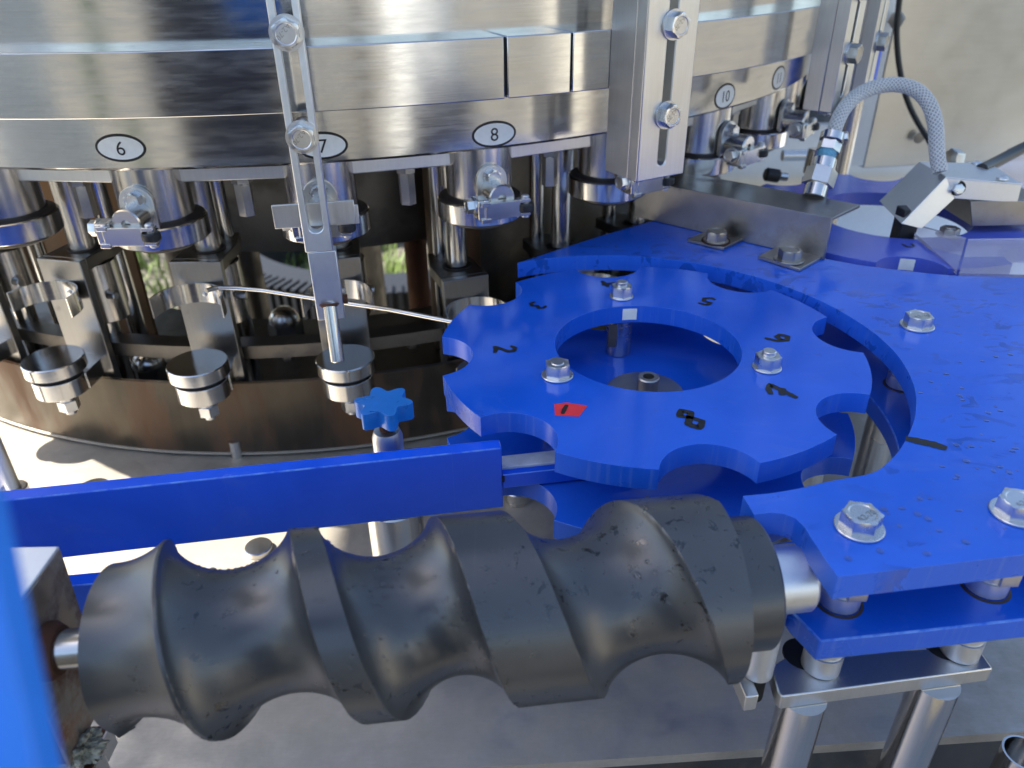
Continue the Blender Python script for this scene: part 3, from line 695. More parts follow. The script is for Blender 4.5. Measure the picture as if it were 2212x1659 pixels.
part('weld', H(MB().lathe([(.0072, 0), (.0078, .001), (.0055, .003)], 18, (.0015, -.0020, .0165), (0.02, -.32, -.94))), 'rust', hg, local=True)
part('set_screw', H(MB().cyl((.0115, .001, .0175), (.0150, .001, .0175), .0035, 14)), 'rust', hg, local=True)
# wide bracket
aw, _ = ang_of(1420, 190, .79); mw = bracket_frame(aw, .79)
wb = thing('wide_slotted_bracket', mw @ Vector((0, 0, .085)), 'wide slotted steel bracket with two hex bolts left of number 10', 'bracket', rz=aw+math.pi/2)
part('plate', slot_plate(.0470, 0, .33, .012, .0078, .0100, .31, -.012).xf(Matrix.Identity(4)), 'brush', wb, .0010, local=True)
part('side_arm', MB().box((-.0232, .0002, .0), (-.0150, .0300, .33)), 'brush', wb, .0006, local=True)
for z in (.1100, .0480):
    bb = bolt(wb, (.0, -.0136, z), (0, -1, 0), .0088, .0076, None, 'zinc', .1, local=True, mark='A2-70')
    part('washer', MB().cyl((0, -.0121, z), (0, -.0136, z), .0104, 32), 'zinc', bb, local=True)
for x, z, m_ in ((-.0236, .103, 'bluetape'), (-.0236, .0870, 'red'), (-.0236, .0620, 'bluetape'), (-.0236, .0490, 'red')):
    part('paint_dab', MB().box((-.02335, -.0085, z), (-.02320, -.0045, z+.0022)), m_, wb, local=True)
# the pair at the right
for px, wd_, R_, lab in ((1806, .0350, .790, 'nearer of the two slotted brackets at right, behind number 11'), (1862, .0350, .785, 'farther of the two slotted brackets at right, beside the hose')):
    ap_, _ = ang_of(px, 120, R_); mp_ = bracket_frame(ap_, R_)
    zb = .095 if px < 1800 else .104
    pb = thing('slotted_bracket', mp_ @ Vector((0, 0, zb)), lab, 'bracket', 'paired slotted brackets', rz=ap_+math.pi/2)
    part('plate', slot_plate(wd_, 0, .31, .012, .0070, .012, .29, -.012), 'brush', pb, .0008, local=True)
    part('side_arm', MB().box((-wd_/2+.0002, .0002, 0), (-wd_/2+.010, .016, .31)), 'brush', pb, .0006, local=True)
    for z in (.050, .1020):
        bb = bolt(pb, (.0, -.0136, z), (0, -1, 0), .0085, .0076, None, 'oldbolt', .1, local=True)
        part('washer', MB().cyl((0, -.0121, z), (0, -.0136, z), .0102, 28), 'zinc', bb, local=True)

# ------------------------------------------------------------------ star wheels
SR, SH, ST_, PKR, PKD = .1476, .0652, .0142, .0295, .1530
def star_outline(a0, R=SR):
    pts = []
    for k in range(8):
        a = a0+k*math.pi/4
        # half angle at which the pocket circle meets the rim
        ca = (R*R+PKD*PKD-PKR*PKR)/(2*R*PKD); hw = math.acos(ca)
        # pocket arc (concave), walked counter-clockwise round the wheel
        pc = Vector((PKD*math.cos(a), PKD*math.sin(a)))
        s = Vector((R*math.cos(a-hw), R*math.sin(a-hw)))-pc; e = Vector((R*math.cos(a+hw), R*math.sin(a+hw)))-pc
        t0 = math.atan2(s.y, s.x); t1 = math.atan2(e.y, e.x)
        while t1 > t0: t1 -= 2*math.pi
        for i in range(19):
            t = t0+(t1-t0)*i/18; pts.append((pc.x+PKR*math.cos(t), pc.y+PKR*math.sin(t)))
        b0, b1 = a+hw, a+math.pi/4-hw
        for i in range(1, 8): t = b0+(b1-b0)*i/8; pts.append((R*math.cos(t), R*math.sin(t)))
    return pts
def circle(r, n=72, o=(0, 0)): return [(o[0]+r*math.cos(2*math.pi*i/n), o[1]+r*math.sin(2*math.pi*i/n)) for i in range(n)]
S1 = Vector((0.0962, 0.4835, 0)); SA = rad(-85.5)
sw = thing('infeed_starwheel', (S1.x, S1.y, -.065), 'blue plastic star wheel with eight pockets, numbered in marker', 'star wheel')
def Sx(mb): return mb.xf(Matrix.Translation((S1.x, S1.y, 0)))
up_ = part('upper_plate', Sx(MB().prism(star_outline(SA), -ST_, 0, [circle(SH)])), 'blue', sw, .0009)
part('lower_plate', Sx(MB().prism(star_outline(SA), -.05-ST_, -.05, [circle(.012, 24)])), 'blue', sw, .0009)
for px, py in ((1342, 641), (1204, 812), (1656, 795)):
    p = at(px, py, 0)
    nut_on(sw, (p.x, p.y, 0), r=.0086, h=.0086, wr=.0096 if px > 1300 else .0106, stud=.0006 if px < 1300 else .0034)
    sp_ = MB().lathe([(.0098, -.0499), (.0104, -.0493), (.0104, -ST_-.0002)], 32, (p.x, p.y, 0))
    part('spacer', sp_, 'steel', sw)
    if px == 1342: part('spacer_flat', MB().box((p.x-.0100, p.y-.0106, -.040), (p.x-.0030, p.y-.0085, -.020)), 'dull', sw, .0006)
hc = at(1390, 840, -.05); hc = Vector((S1.x+.001, S1.y-.014, 0))
part('hub_washer', MB().cyl((S1.x, S1.y-.006, -.0499), (S1.x, S1.y-.006, -.0345), .0280, 56, bev=.0008), 'mill', sw)
sc_ = part('socket_screw', MB().lathe([(.0078, -.0344), (.0078, -.0225), (.0070, -.0215), (.0040, -.0215), (.0040, -.0265)], 32, (S1.x+.0015, S1.y-.008, 0), cap1=True), 'oldbolt', sw)
part('hex_socket', MB().lathe([(.0041, 0), (.0041, .0004)], 6, (S1.x+.0015, S1.y-.008, -.0245)), 'hole', sc_)
# white sticker on the bore wall
def bore_patch(c, r, a0, a1, z0, z1):
    m = MB(); v = []; f = []
    for i in range(7):
        a = a0+(a1-a0)*i/6
        for z in (z0, z1): v.append((c.x+r*math.cos(a), c.y+r*math.sin(a), z))
    for i in range(6): f.append((2*i, 2*i+2, 2*i+3, 2*i+1))
    return m.add(v, f)
part('white_label', bore_patch(S1, SH-.0003, rad(87.5), rad(97.5), -.0118, -.0022), 'white', sw)
# red tape and marker numbers
tp = [at(x, y, .0003) for x, y in ((1197, 873), (1199, 897), (1251, 899), (1269, 876), (1240, 872), (1224, 869))]
tape = part('red_tape', MB().prism([(p.x, p.y) for p in tp], .00005, .0003), 'red', sw, label='torn strip of red tape with a black stroke')
def mark(px, py, strokes, ang, sc, wd, parent=sw, z=.0003):
    o = at(px, py, z); m = MB()
    for k_, s in enumerate(strokes):
        q = stroke(s, wd, z+.00006*k_, .3, (o.x, o.y), ang, sc); m.add(q.v, q.f)
    return part('marker_number', m, 'marker', parent, smooth=0)
mark(1219, 884, [[(-.25, -.9), (0, 0), (.35, .9)]], 0.0, .0058, .24, z=.0005)
D2 = [[(-.6, .55), (-.2, .95), (.35, .8), (.45, .3), (-.1, -.3), (-.6, -.9)], [(-.6, -.9), (0, -.75), (.6, -.9)]]
D3 = [[(-.5, .8), (.1, .95), (.5, .6), (.1, .1), (.55, -.35), (.1, -.9), (-.5, -.75)]]
D4 = [[(-.1, .95), (-.6, -.1), (.6, -.1)], [(.25, .5), (.2, -.95)]]
D5 = [[(.5, .9), (-.4, .85), (-.45, .2), (.3, .2), (.5, -.4), (0, -.9), (-.5, -.7)]]
D6 = [[(.3, .95), (-.4, .3), (-.5, -.5), (0, -.9), (.45, -.5), (.2, 0), (-.4, -.2)]]
D7 = [[(-.6, .5), (-.1, .8), (.5, .9), (.2, .1), (-.2, -.95)], [(-.35, -.05), (.5, .1)]]
D8 = [[(.15, .1), (-.4, .5), (0, .95), (.4, .55), (-.4, -.4), (0, -.95), (.5, -.45), (.15, .1)]]
for px, py, d, off, sc in ((1090, 754, D2, 0, .0080), (1161, 659, D3, 0, .0072), (1314, 614, D4, .2, .0090), (1528, 650, D5, 0, .0082), (1680, 730, D6, .2, .0092), (1690, 847, D7, .15, .0105), (1491, 905, D8, .25, .0108)):
    o = at(px, py); a = math.atan2(o.y-S1.y, o.x-S1.x)+math.pi/2+off; mark(px, py, d, a, sc, .21)
# second (outfeed) star wheel
S2 = at(1925, 462, 0); _q = at(1974, 583, 0)-S2; SB = math.atan2(_q.y, _q.x)
s2 = thing('outfeed_starwheel', (S2.x, S2.y, -.065), 'purplish blue star wheel at the back right, behind the angle bracket', 'star wheel')
def S2x(mb): return mb.xf(Matrix.Translation((S2.x, S2.y, 0)))
part('upper_plate', S2x(MB().prism(star_outline(SB), -ST_, 0, [circle(.075)])), 'bluepurple', s2, .0009)
p = at(2048, 512, 0); nut_on(s2, (p.x, p.y, 0), r=.0088, h=.0078, wr=.0115, mat='oldbolt', stud=.0005)
p = at(1770, 447, 0); nut_on(s2, (p.x, p.y, 0), r=.0088, h=.0078, wr=.0115, mat='oldbolt', stud=.0005)
fp = S2 + Vector((PKD*math.cos(SB), PKD*math.sin(SB), 0))
part('white_label', bore_patch(fp, PKR-.0004, SB+math.pi-.22, SB+math.pi+.22, -.0125, -.0020), 'white', s2)
mark(1965, 530, [[(-.6, .6), (-.5, -.4), (.3, -.5)], [(.5, .5), (.5, -.3)]], .1, .0075, .16, s2)

# ------------------------------------------------------------------ blue guide plates round the star wheel
gd = thing('guide_plate', (.30, .36, -.10), 'wet blue plastic guide plate pair curving round the star wheel', 'guide plate')
arc = [(1605, 1071), (1660, 1066), (1700, 1060), (1741, 1052), (1800, 1037), (1865, 1013), (1905, 991), (1940, 965), (1975, 917), (1990, 875), (1993, 845), (1987, 810), (1964, 768), (1925, 735),
       (1880, 702), (1800, 659), (1720, 627), (1640, 601), (1560, 580), (1480, 564), (1400, 554), (1330, 550), (1260, 551), (1190, 557), (1145, 565), (1122, 571)]
A3 = [at(x, y) for x, y in arc]
# smooth the measured arc by a best fit circle for its round part
cxx, cyy, rr0 = .0765, .4720, .1862
inner = []
for q in A3:
    d = Vector((q.x-cxx, q.y-cyy)); r = d.length
    k = .75 if abs(r-rr0) < .012 else 0.0
    r2 = r+(rr0-r)*k; inner.append((cxx+d.x/r*r2, cyy+d.y/r*r2))
def refine(pts, it=2):
    for _ in range(it):
        o = [pts[0]]
        for a, b in zip(pts[:-1], pts[1:]): o += [(a[0]*.75+b[0]*.25, a[1]*.75+b[1]*.25), (a[0]*.25+b[0]*.75, a[1]*.25+b[1]*.75)]
        pts = o+[pts[-1]]
    return pts
inner = [inner[0]] + refine(inner[1:])
back_ = [at(x, y) for x, y in ((1119, 568), (1216, 536), (1300, 509), (1421, 474), (1500, 462))]
right_ = [at(x, y) for x, y in ((1640, 500), (1788, 560), (1860, 573), (1923, 581), (2000, 590), (2069, 596), (2212, 599), (2420, 596))]
front_ = [at(x, y) for x, y in ((2460, 1170), (2212, 1198), (2030, 1220), (1810, 1246))]
notch = [at(x, y) for x, y in ((1780, 1204), (1752, 1162), (1740, 1140), (1718, 1119), (1690, 1109), (1664, 1107), (1629, 1112))]
outl = inner + [(p.x, p.y) for p in back_] + [(p.x, p.y) for p in right_] + [(p.x, p.y) for p in front_] + [(p.x, p.y) for p in notch]
part('upper_plate', MB().prism(outl, -.0142, 0), 'bluewet', gd, .0009)
# lower plate: same inner arc slightly larger, its front corner reaching further left
li = [(cxx+(x-cxx)*1.0+.0, y) for x, y in inner[6:]]
li = [(S1.x-.008+(.1800)*math.cos(rad(t)), S1.y-.006+.1800*math.sin(rad(t))) for t in range(-48, 118, 4)]
lf = [at(x, y, -.05) for x, y in ((2480, 1310), (2212, 1338), (2000, 1362), (1772, 1385), (1738, 1349), (1715, 1326), (1668, 1258), (1640, 1180))]
lo_ = li + [(p.x-.01, p.y-.012) for p in back_[2:]] + [(p.x, p.y) for p in right_[:1]] + [(p.x, p.y-.012) for p in right_[1:]] + [(p.x, p.y) for p in lf]
part('lower_plate', MB().prism(lo_, -.0642, -.05), 'blue', gd, .0009)
for px, py, rt in ((1855, 1140, .55), (2192, 1110, .5), (1980, 705, .15)):
    p = at(px, py)
    bolt(gd, p, (0, 0, 1), .0098, .0080, .0119, 'zinc', rt, mark='A2-70')
    part('spacer', MB().lathe([(.0098, -.0496), (.0104, -.0490), (.0104, -.0400), (.0096, -.0396), (.0096, -.0145)], 32, (p.x, p.y, 0)), 'alu', gd)
    part('spacer_flat', MB().box((p.x-.0015, p.y-.0107, -.0398), (p.x+.0085, p.y-.0085, -.0260)), 'brush', gd, .0005)
    part('lower_spacer', MB().lathe([(.0098, -.0996), (.0104, -.0990), (.0104, -.0860), (.0096, -.0856), (.0096, -.0645)], 32, (p.x, p.y, 0)), 'alu', gd)
    part('dark_ring', MB().lathe([(.0125, -.0499), (.0110, -.0494)], 32, (p.x, p.y, 0), cap0=False, cap1=False), 'gasket', gd)  # dark ring where the spacer meets the lower plate
mark(2000, 957, [[(-1.0, .55), (-.3, .2), (.4, -.15), (1.0, -.6)]], 0.0, .0092, .36, gd)
mark(1971, 674, [[(-.2, .0), (.2, .05)]], 0.0, .008, .16, gd)

pdm = MB(); cl = [at(*q) for q in ((1880, 880), (2090, 870), (2060, 1040), (2130, 960), (2150, 1010), (1960, 1090), (2080, 1150), (2020, 820), (2150, 780), (1900, 1180))]
for i in range(70):
    c_ = random.choice(cl); x, y = c_.x+random.gauss(0, .013), c_.y+random.gauss(0, .009)
    if math.hypot(x-cxx, y-cyy) < rr0+.003 or y < at(2000, 1205).y: continue
    r = random.uniform(.0006, .0022); a0 = random.uniform(0, 6.28); st = random.uniform(.5, 1.3); R = []
    for k in range(4):
        t = k/4*math.pi/2; rr, hh = r*math.cos(t), r*.13*math.sin(t)
        R.append([Vector((x+rr*math.cos(a0+.7*j), y+rr*st*math.sin(a0+.7*j), hh+.00002)) for j in range(9)])
    pdm.rings(R)
pd_o = part('water_drops', pdm, 'water', gd, smooth=80); pd_o['kind'] = 'stuff'
# ------------------------------------------------------------------ bracket plate and chrome posts at the front right
bp_ = thing('post_bracket', (.2, .28, -.30), 'steel plate on two thick round posts under the blue guide plates', 'bracket')
bpz = -.100
pl = [at(x, y, bpz) for x, y in ((1680, 1494), (1690, 1505), (2145, 1444), (2112, 1398), (1700, 1418), (1665, 1440))]
part('plate', MB().prism([(p.x, p.y) for p in pl], bpz-.0105, bpz), 'brush', bp_, .0008)
for px, py in ((1734, 1507), (2021, 1475)):
    p = at(px, py, -.112)
    part('post', MB().cyl((p.x, p.y, -.62), (p.x, p.y, bpz-.0106), .0125, 40), 'polish', bp_)
for px, py in ((1735, 1412), (2040, 1392)):
    p = at(px, py, bpz+.0003); part('slot', MB().cyl((p.x, p.y, bpz-.001), (p.x, p.y, bpz+.0003), .0112, 28), 'hole', bp_)
p = at(2206, 1640, -.20)
q3 = thing('cut_tube', (p.x, p.y, -.6), 'open chrome tube standing at the bottom right corner', 'tube')
part('tube', MB().lathe([(.0125, -.6), (.0125, -.1935), (.0112, -.1935), (.0112, -.23)], 36, (p.x, p.y, 0)), 'polish', q3)
# chrome posts glimpsed through the gap beside the star wheel
for i, (px, py, r, lab) in enumerate(((1893, 960, .0125, 'chrome post seen in the gap right of the star wheel'), (1745, 1040, .0110, 'chrome post seen under the front right star wheel tooth'))):
    p = at(px, py, -.13); t = thing('chrome_post', (p.x, p.y, ZT), lab, 'post', 'chrome posts below the star wheel')
    part('tube', MB().cyl((p.x, p.y, ZT), (p.x, p.y, -.0645), r, 32), 'polish', t)
    part('foot', MB().cyl((p.x, p.y, ZT+.0005), (p.x, p.y, ZT+.008), r*1.4, 32, bev=.0008), 'steel', t)
p = Vector((S1.x, S1.y, 0)); t = thing('star_shaft', (p.x, p.y, ZT), 'steel drive shaft housing under the star wheel', 'shaft')
part('housing', MB().lathe([(.042, ZT), (.042, ZT+.02), (.026, ZT+.03), (.022, -.0645)], 40, p), 'steel', t)
t = thing('outfeed_shaft', (S2.x, S2.y, ZT), 'steel drive shaft under the outfeed star wheel', 'shaft')
part('housing', MB().lathe([(.030, ZT-.05), (.022, ZT+.02), (.018, -.030)], 32, S2), 'dull', t)

# ------------------------------------------------------------------ infeed screw
zs = -.030
E0, E1 = at(240, 1393, zs), at(1636, 1256, zs)
ax = (E1-E0).normalized(); LEN = (E1-E0).length
side_ = Vector((ax.y, -ax.x, 0)).normalized()                    # towards the camera
RO_, RI_ = .0462, .0295
PT, PB = -.115, .385                                             # phases of the upper and lower outline seen from the camera
def dirph(ph): return Vector((0, 0, 1))*math.cos(2*math.pi*ph)+side_*math.sin(2*math.pi*ph)
def s_of(px, ph=None, r=RO_):                                    # axial distance of the surface point under picture column px
    lo, hi = -.12, LEN+.12
    for _ in range(40):
        m = (lo+hi)/2; q = E0+ax*m-CAM
        if ph is not None: q = q+dirph(ph)*r
        x = PX+F*q.dot(RT)/q.dot(FW)
        if x < px: lo = m
        else: hi = m
    return (lo+hi)/2
KS = [(-3.0, -.30), (-1+PT, -.055), (PB-1, s_of(268, PB, .041)), (PT, s_of(356, PT)), (PB, s_of(490, PB)), (1+PT, s_of(650, PT)), (1+PB, s_of(850, PB)), (2+PT, s_of(1008, PT)), (2+PB, s_of(1207, PB)), (3+PT, s_of(1420, PT)), (3+PB, s_of(1568, PB)+.0195), (4+PT, s_of(1568, PB)+.065)]
def s_crest(m):
    for (m0, s0_), (m1, s1_) in zip(KS[:-1], KS[1:]):
        if m <= m1 or (m1 == KS[-1][0]):
            return s0_+(s1_-s0_)*(m-m0)/(m1-m0)
def s_cr(m):                                                     # smoothed
    return sum(s_crest(max(-2.9, min(3.85, m+d))) for d in (-.25, -.12, 0, .12, .25))/5
LK = [(-2, .0008), (-.1, .0008), (.385, .0013), (.885, .0068), (1.385, .0088), (1.885, .0165), (2.385, .0200), (2.885, .0195), (9, .0195)]
def land(m):
    for (m0, l0_), (m1, l1_) in zip(LK[:-1], LK[1:]):
        if m <= m1: return l0_+(l1_-l0_)*(m-m0)/(m1-m0)
    return .0195
ci = s_of(1572, PB)+.0005                                                 # end of the threaded part
def radius(s, ph):
    """ph: 0 top, .25 camera side, .5 below"""
    cr = [(s_cr(j+ph), j+ph) for j in range(-3, 5) if -2.9 <= j+ph <= 3.88]
    lo = [c for c in cr if c[0] <= s]; hi = [c for c in cr if c[0] > s]
    def top(m): return RO_ if m > -.2 else RO_-.0045*min(1, (-.2-m)/.5)
    if lo and lo[-1][0] > 0 and s-lo[-1][0] < land(lo[-1][1]): return top(lo[-1][1])
    if hi and hi[0][0]-s < land(hi[0][1]): return top(hi[0][1])
    a = (lo[-1][0]+land(lo[-1][1]), lo[-1][1])
    b = (hi[0][0]-land(hi[0][1]), hi[0][1]) if hi else (s+.05, 4)
    t = (s-a[0])/max(1e-6, b[0]-a[0]); u = 2*t-1
    dep = max(0, 1-u*u)**.66
    ra, rb = top(a[1]), top(b[1]) if hi else RO_
    r = max(RI_, ra+(rb-ra)*t - (min(ra, rb)-RI_)*dep)
    if a[1] < 0:                                     # first turn: the groove runs out towards the plain left end
        k = min(1, max(0, (lo[-1][0]+.035)/.047)); k = k*k*(3-2*k)
        tt = max(0, s/max(1e-6, b[0])); r = r*k+(.0372+(rb-.0372)*tt**2.4)*(1-k)
    return r
NS, NP = 640, 180
rings_ = []
for i in range(NS+1):
    s = .0012+(ci-.0012)*i/NS; R = []
    for j in range(NP):
        ph = j/NP; t = 2*math.pi*ph
        d = Vector((0, 0, 1))*math.cos(t)+side_*math.sin(t)
        # soften edges with a tiny average
        r = radius(s, ph)
        if i == 0: r -= .0012
        R.append(E0+ax*s+d*r)
    rings_.append(R)
scw = thing('infeed_screw', E0+Vector((0, 0, -.046)), 'thick black nylon infeed screw with deep spiral groove', 'screw')
part('spiral_body', MB().rings(rings_), 'nylon', scw, smooth=30)
def dome(mb, o, nrm_, r, h, st=1.0):
    x = nrm_.orthogonal().normalized(); y = nrm_.cross(x); a0 = random.uniform(0, 6.28); R = []
    for k in range(4):
        t = k/4*math.pi/2; rr, hh = r*math.cos(t), h*math.sin(t)-.00008
        R.append([o+nrm_*hh+x*(rr*math.cos(a0+2*math.pi*j/9))+y*(rr*st*math.sin(a0+2*math.pi*j/9)) for j in range(9)])
    mb.rings(R)
wdm = MB(); cl = [(random.uniform(.04, ci-.02), random.uniform(-.12, .22)) for _ in range(16)]
for i in range(340):
    c_ = random.choice(cl); s_ = c_[0]+random.gauss(0, .010); ph = (c_[1]+random.gauss(0, .035)) % 1.0
    if not .004 < s_ < ci-.004: continue
    e = .0006; r0_ = radius(s_, ph); ds = (radius(s_+e, ph)-radius(s_-e, ph))/(2*e)
    if abs(ds) > 1.2: continue
    d_ = dirph(ph); nn = (d_-ax*ds).normalized(); r = random.uniform(.0004, .0011)*(1.6 if random.random() < .08 else 1)
    dome(wdm, E0+ax*s_+d_*r0_, nn, r, r*.55, random.uniform(.7, 1.5))
wd_o = part('water_drops', wdm, 'water', scw, smooth=80); wd_o['kind'] = 'stuff'
part('collar', MB().lathe([(.0330, ci+.0002), (.0330, LEN-.0012), (.0320, LEN)], 96, E0, ax), 'nylon', scw)
part('shaft', MB().cyl(E0-ax*.040, E0-ax*.0002, .0092, 32), 'steel', scw)
be = thing('screw_bearing', at(1630, 1460, -.1), 'light metal bearing barrel and post holding the right screw end', 'bearing')
part('barrel', MB().lathe([(.0160, .0004), (.0172, .0016), (.0172, .0235), (.0160, .025)], 48, E1, ax), 'alu', be)
p = at(1632, 1452, -.1); p.x = E1.x-.006+.002; 
p = Vector((E1.x+ax.x*.004, E1.y+ax.y*.004, 0)); p = at(1634, 1452, -.100)
part('post', MB().cyl((p.x, p.y, -.0995), (p.x, p.y, -.046), .0085, 32, bev=.001), 'alu', be)
part('fork_block', MB().hexa([(q.x, q.y, -.112) for q in (at(1588, 1450, -.1), at(1612, 1506, -.1), at(1640, 1502, -.1), at(1618, 1446, -.1))], [(q.x, q.y, -.100) for q in (at(1588, 1450, -.1), at(1612, 1506, -.1), at(1640, 1502, -.1), at(1618, 1446, -.1))]), 'brush', be, .0008)
part('stub', MB().cyl((p.x, p.y, -.118), (p.x, p.y, -.0997), .0060, 20), 'hole', be)
# left mount of the screw
ml = thing('screw_mount', (-.26, .25, -.17), 'stained sheet metal mount at the left end of the screw', 'mount')
x1 = E0.x-.0285; y0_, y1_ = E0.y-.016, E0.y+.030
mt = .002
part('face_plate', MB().hexa([(x1-.002, y0_-.003, -.092), (x1, y0_-.003, -.092), (x1, y1_-.008, -.092), (x1-.002, y1_-.008, -.092)], [(x1-.002, y0_, mt), (x1, y0_, mt), (x1, y1_, mt), (x1-.002, y1_, mt)]), 'grime', ml, .0004)
part('top_plate', MB().box((x1-.14, y0_, mt+.0002), (x1, y1_, mt+.0022)), 'alu', ml, .0006)
part('front_plate', MB().box((x1-.14, y0_-.0025, -.092), (x1-.0022, y0_-.0005, mt)), 'skirt', ml)
part('bush', MB().lathe([(.0135, 0), (.0135, .003), (.0112, .0065), (.0095, .0065)], 36, E0-ax*.0283, ax), 'rust', ml)
for px, py, sx in ((222, 1590, .011), (205, 1648, .011)):
    p = at(px, py, -.10)
    part('rusty_lug', MB().box((p.x-.03, p.y-.005, -.114), (p.x+.0, p.y+.006, -.100)), 'rust', ml, .0006)
    part('lug_end', MB().box((p.x+.0002, p.y-.005, -.114), (p.x+.0014, p.y+.006, -.100)), 'brush', ml)
cm = at(150, 1612, -.092)
bmc = bmesh.new(); bmesh.ops.create_icosphere(bmc, subdivisions=5, radius=1.0)
cr_ = MB(); cr_.f = [tuple(v.index for v in f.verts) for f in bmc.faces]
for v in bmc.verts:
    q = v.co.copy(); k = 1+.55*noise.noise(q*2.1)+.35*noise.noise(q*5.3)+.22*noise.noise(q*12)
    cr_.v.append(Vector((cm.x+q.x*k*.013, cm.y+q.y*k*.009, -.096+q.z*k*.009)))
bmc.free()
part('grease_crust', cr_, 'crust', ml)

# ------------------------------------------------------------------ blue guide rail in front of the lifts
rz0, rz1 = -.0630, -.0168
ra_, rb_ = at(0, 1082, rz1), at(1084, 968, rz1)
rdv = (rb_-ra_).normalized()
gr = thing('guide_rail', (ra_.x+.1, ra_.y, rz0), 'long upright blue plastic guide rail behind the screw', 'guide rail')
part('rail', along(ra_-rdv*.25, rb_, rz0, rz1, .0098), 'bluerail', gr, .0008)
part('tongue', along(rb_+rdv*.0003, rb_+rdv*.085, -.0480, -.0375, .0060, .0002), 'bluerail', gr, .0006)
part('backing_bar', along(rb_+rdv*.0006, rb_+rdv*.085, -.0475, -.0362, .0125, .0064), 'pale', gr, .0005)
part('slot_mark', along(rb_-rdv*.0004, rb_+rdv*.0012, -.0425, -.0378, .0004, -.0006), 'hole', gr)
# second rail low behind the screw
q0, q1 = at(130, 1268, -.070), at(300, 1252, -.070)
lr = thing('lower_guide_rail', (q0.x, q0.y, -.11), 'short blue rail half hidden behind the left screw end', 'guide rail')
dq = (q1-q0).normalized(); part('rail', along(q0-dq*.16, q1+dq*.02, -.105, -.070, .010), 'bluerail', lr, .0008)
# posts carrying the rail
for px, lab in ((850, 'thick steel post under the right half of the guide rail'),):
    n_ = Vector((-rdv.y, rdv.x, 0)); b = atY(px, 1120, .37); t = (b.x-ra_.x)/rdv.x; p = ra_+rdv*t+n_*.018
    rp = thing('rail_post', (p.x, p.y, ZT), lab, 'post')
    part('tube', MB().cyl((p.x, p.y, ZT), (p.x, p.y, -.064), .0180, 40, bev=.001), 'steel', rp)
    part('foot', MB().cyl((p.x, p.y, ZT+.0004), (p.x, p.y, ZT+.006), .0225, 32, bev=.0008), 'steel', rp)
# knob post
kz = .004; kp = at(828, 866, kz)
kb = thing('clamp_stand', (kp.x, kp.y, -.06), 'blue six lobed clamping knob on a rusty threaded rod', 'clamp')
ko = []
for i in range(98):
    a = 2*math.pi*i/98; r = .0153+.0032*math.cos(6*a+.6); ko.append((kp.x+r*math.cos(a), kp.y+r*math.sin(a)))
part('knob_head', MB().prism(ko, kz-.0115, kz), 'knob', kb, .0022, seg=3)
thr = []
for i in range(30): thr.append((.0040+.0004*(i % 2), kz-.0116-.0095*i/29))
part('threaded_rod', MB().lathe(thr, 20, (kp.x, kp.y, 0)), 'rust', kb)
part('clamp_post', MB().lathe([(.0098, -.06), (.0098, -.0225), (.0082, -.0178), (.0045, -.0175)], 36, (kp.x, kp.y, 0)), 'brush', kb)
part('cross_hole', MB().cyl((kp.x+.001, kp.y-.0099, -.040), (kp.x+.001, kp.y-.0093, -.040), .0045, 20), 'rust', kb)
part('lower_post', MB().cyl((kp.x, kp.y, ZT), (kp.x, kp.y, -.0602), .0085, 28), 'steel', kb)
# threaded stud standing on the table at the left
p = at(28, 1052, ZT+.012); q = at(0, 905, 0)
tsd = thing('threaded_stud', (p.x, p.y, ZT), 'tall threaded stud with round nut on the table at left edge', 'stud')
thr = [(.0062+.0005*(i % 2), .012+i*.0011) for i in range(150)]
part('thread', MB().lathe(thr, 18, (p.x, p.y, ZT)), 'brush', tsd)
part('round_nut', MB().cyl((p.x, p.y, ZT), (p.x, p.y, ZT+.012), .0125, 32, bev=.001), 'steel', tsd)
# bent wire
wz = -.006
wr_ = thing('bent_wire', at(720, 655, wz), 'thin bright bent wire running from the clip to the star wheel', 'wire')
wp = [at(x, y, wz+.012*(1-i/6)) for i, (x, y) in enumerate(((445, 628), (470, 621), (510, 622), (570, 627), (690, 646), (840, 668), (990, 697)))]
wp = [Vector(p) for p in wp]
part('rod', MB().tube(refine([(p.x, p.y, p.z) for p in wp], 0), .0019, 12), 'polish', wr_)

# ------------------------------------------------------------------ steel angle bracket with hose
an = thing('angle_bracket', at(1600, 520), 'dark mill finish steel angle bracket bolted on the blue plate', 'bracket')
w0, w1 = at(1425, 481), at(1779, 563); wd_ = (w1-w0).normalized(); wn = Vector((-wd_.y, wd_.x, 0)); ah_ = .0385
part('web', along(w0-wd_*.03, w1, .0002, ah_, .003), 'mill', an, .0006)
f0, f1 = w0-wd_*.03, w1
part('flange', MB().hexa([(v.x, v.y, ah_-.0028) for v in (f0+wn*.003, f1+wn*.003, f1+wn*.052+wd_*.006, f0+wn*.052)], [(v.x, v.y, ah_+.0002) for v in (f0-wn*.0008, f1-wn*.0008, f1+wn*.052+wd_*.006, f0+wn*.052)]), 'mill', an, .0006)
for (a, b, c), (bx, by), rt in ((((1484, 523), (1562, 542), (1612, 519)), (1546, 521), .1), (((1637, 560), (1727, 588), (1777, 560)), (1704, 562), .35)):
    A, B, Cc = at(*a), at(*b), at(*c); Dd = A+(Cc-B)
    tb_ = part('tab', MB().prism([(v.x, v.y) for v in (A, B, Cc, Dd)], .0002, .0032), 'mill', an, .0005)
    p = at(bx, by, .0034); bolt(an, (p.x, p.y, .0034), (0, 0, 1), .0098, .0085, .0128 if rt > .2 else .0115, 'oldbolt', rt)
    if rt < .2: part('rust_washer', MB().cyl((p.x, p.y, .0033), (p.x, p.y, .0044), .0132, 28), 'rust', an)
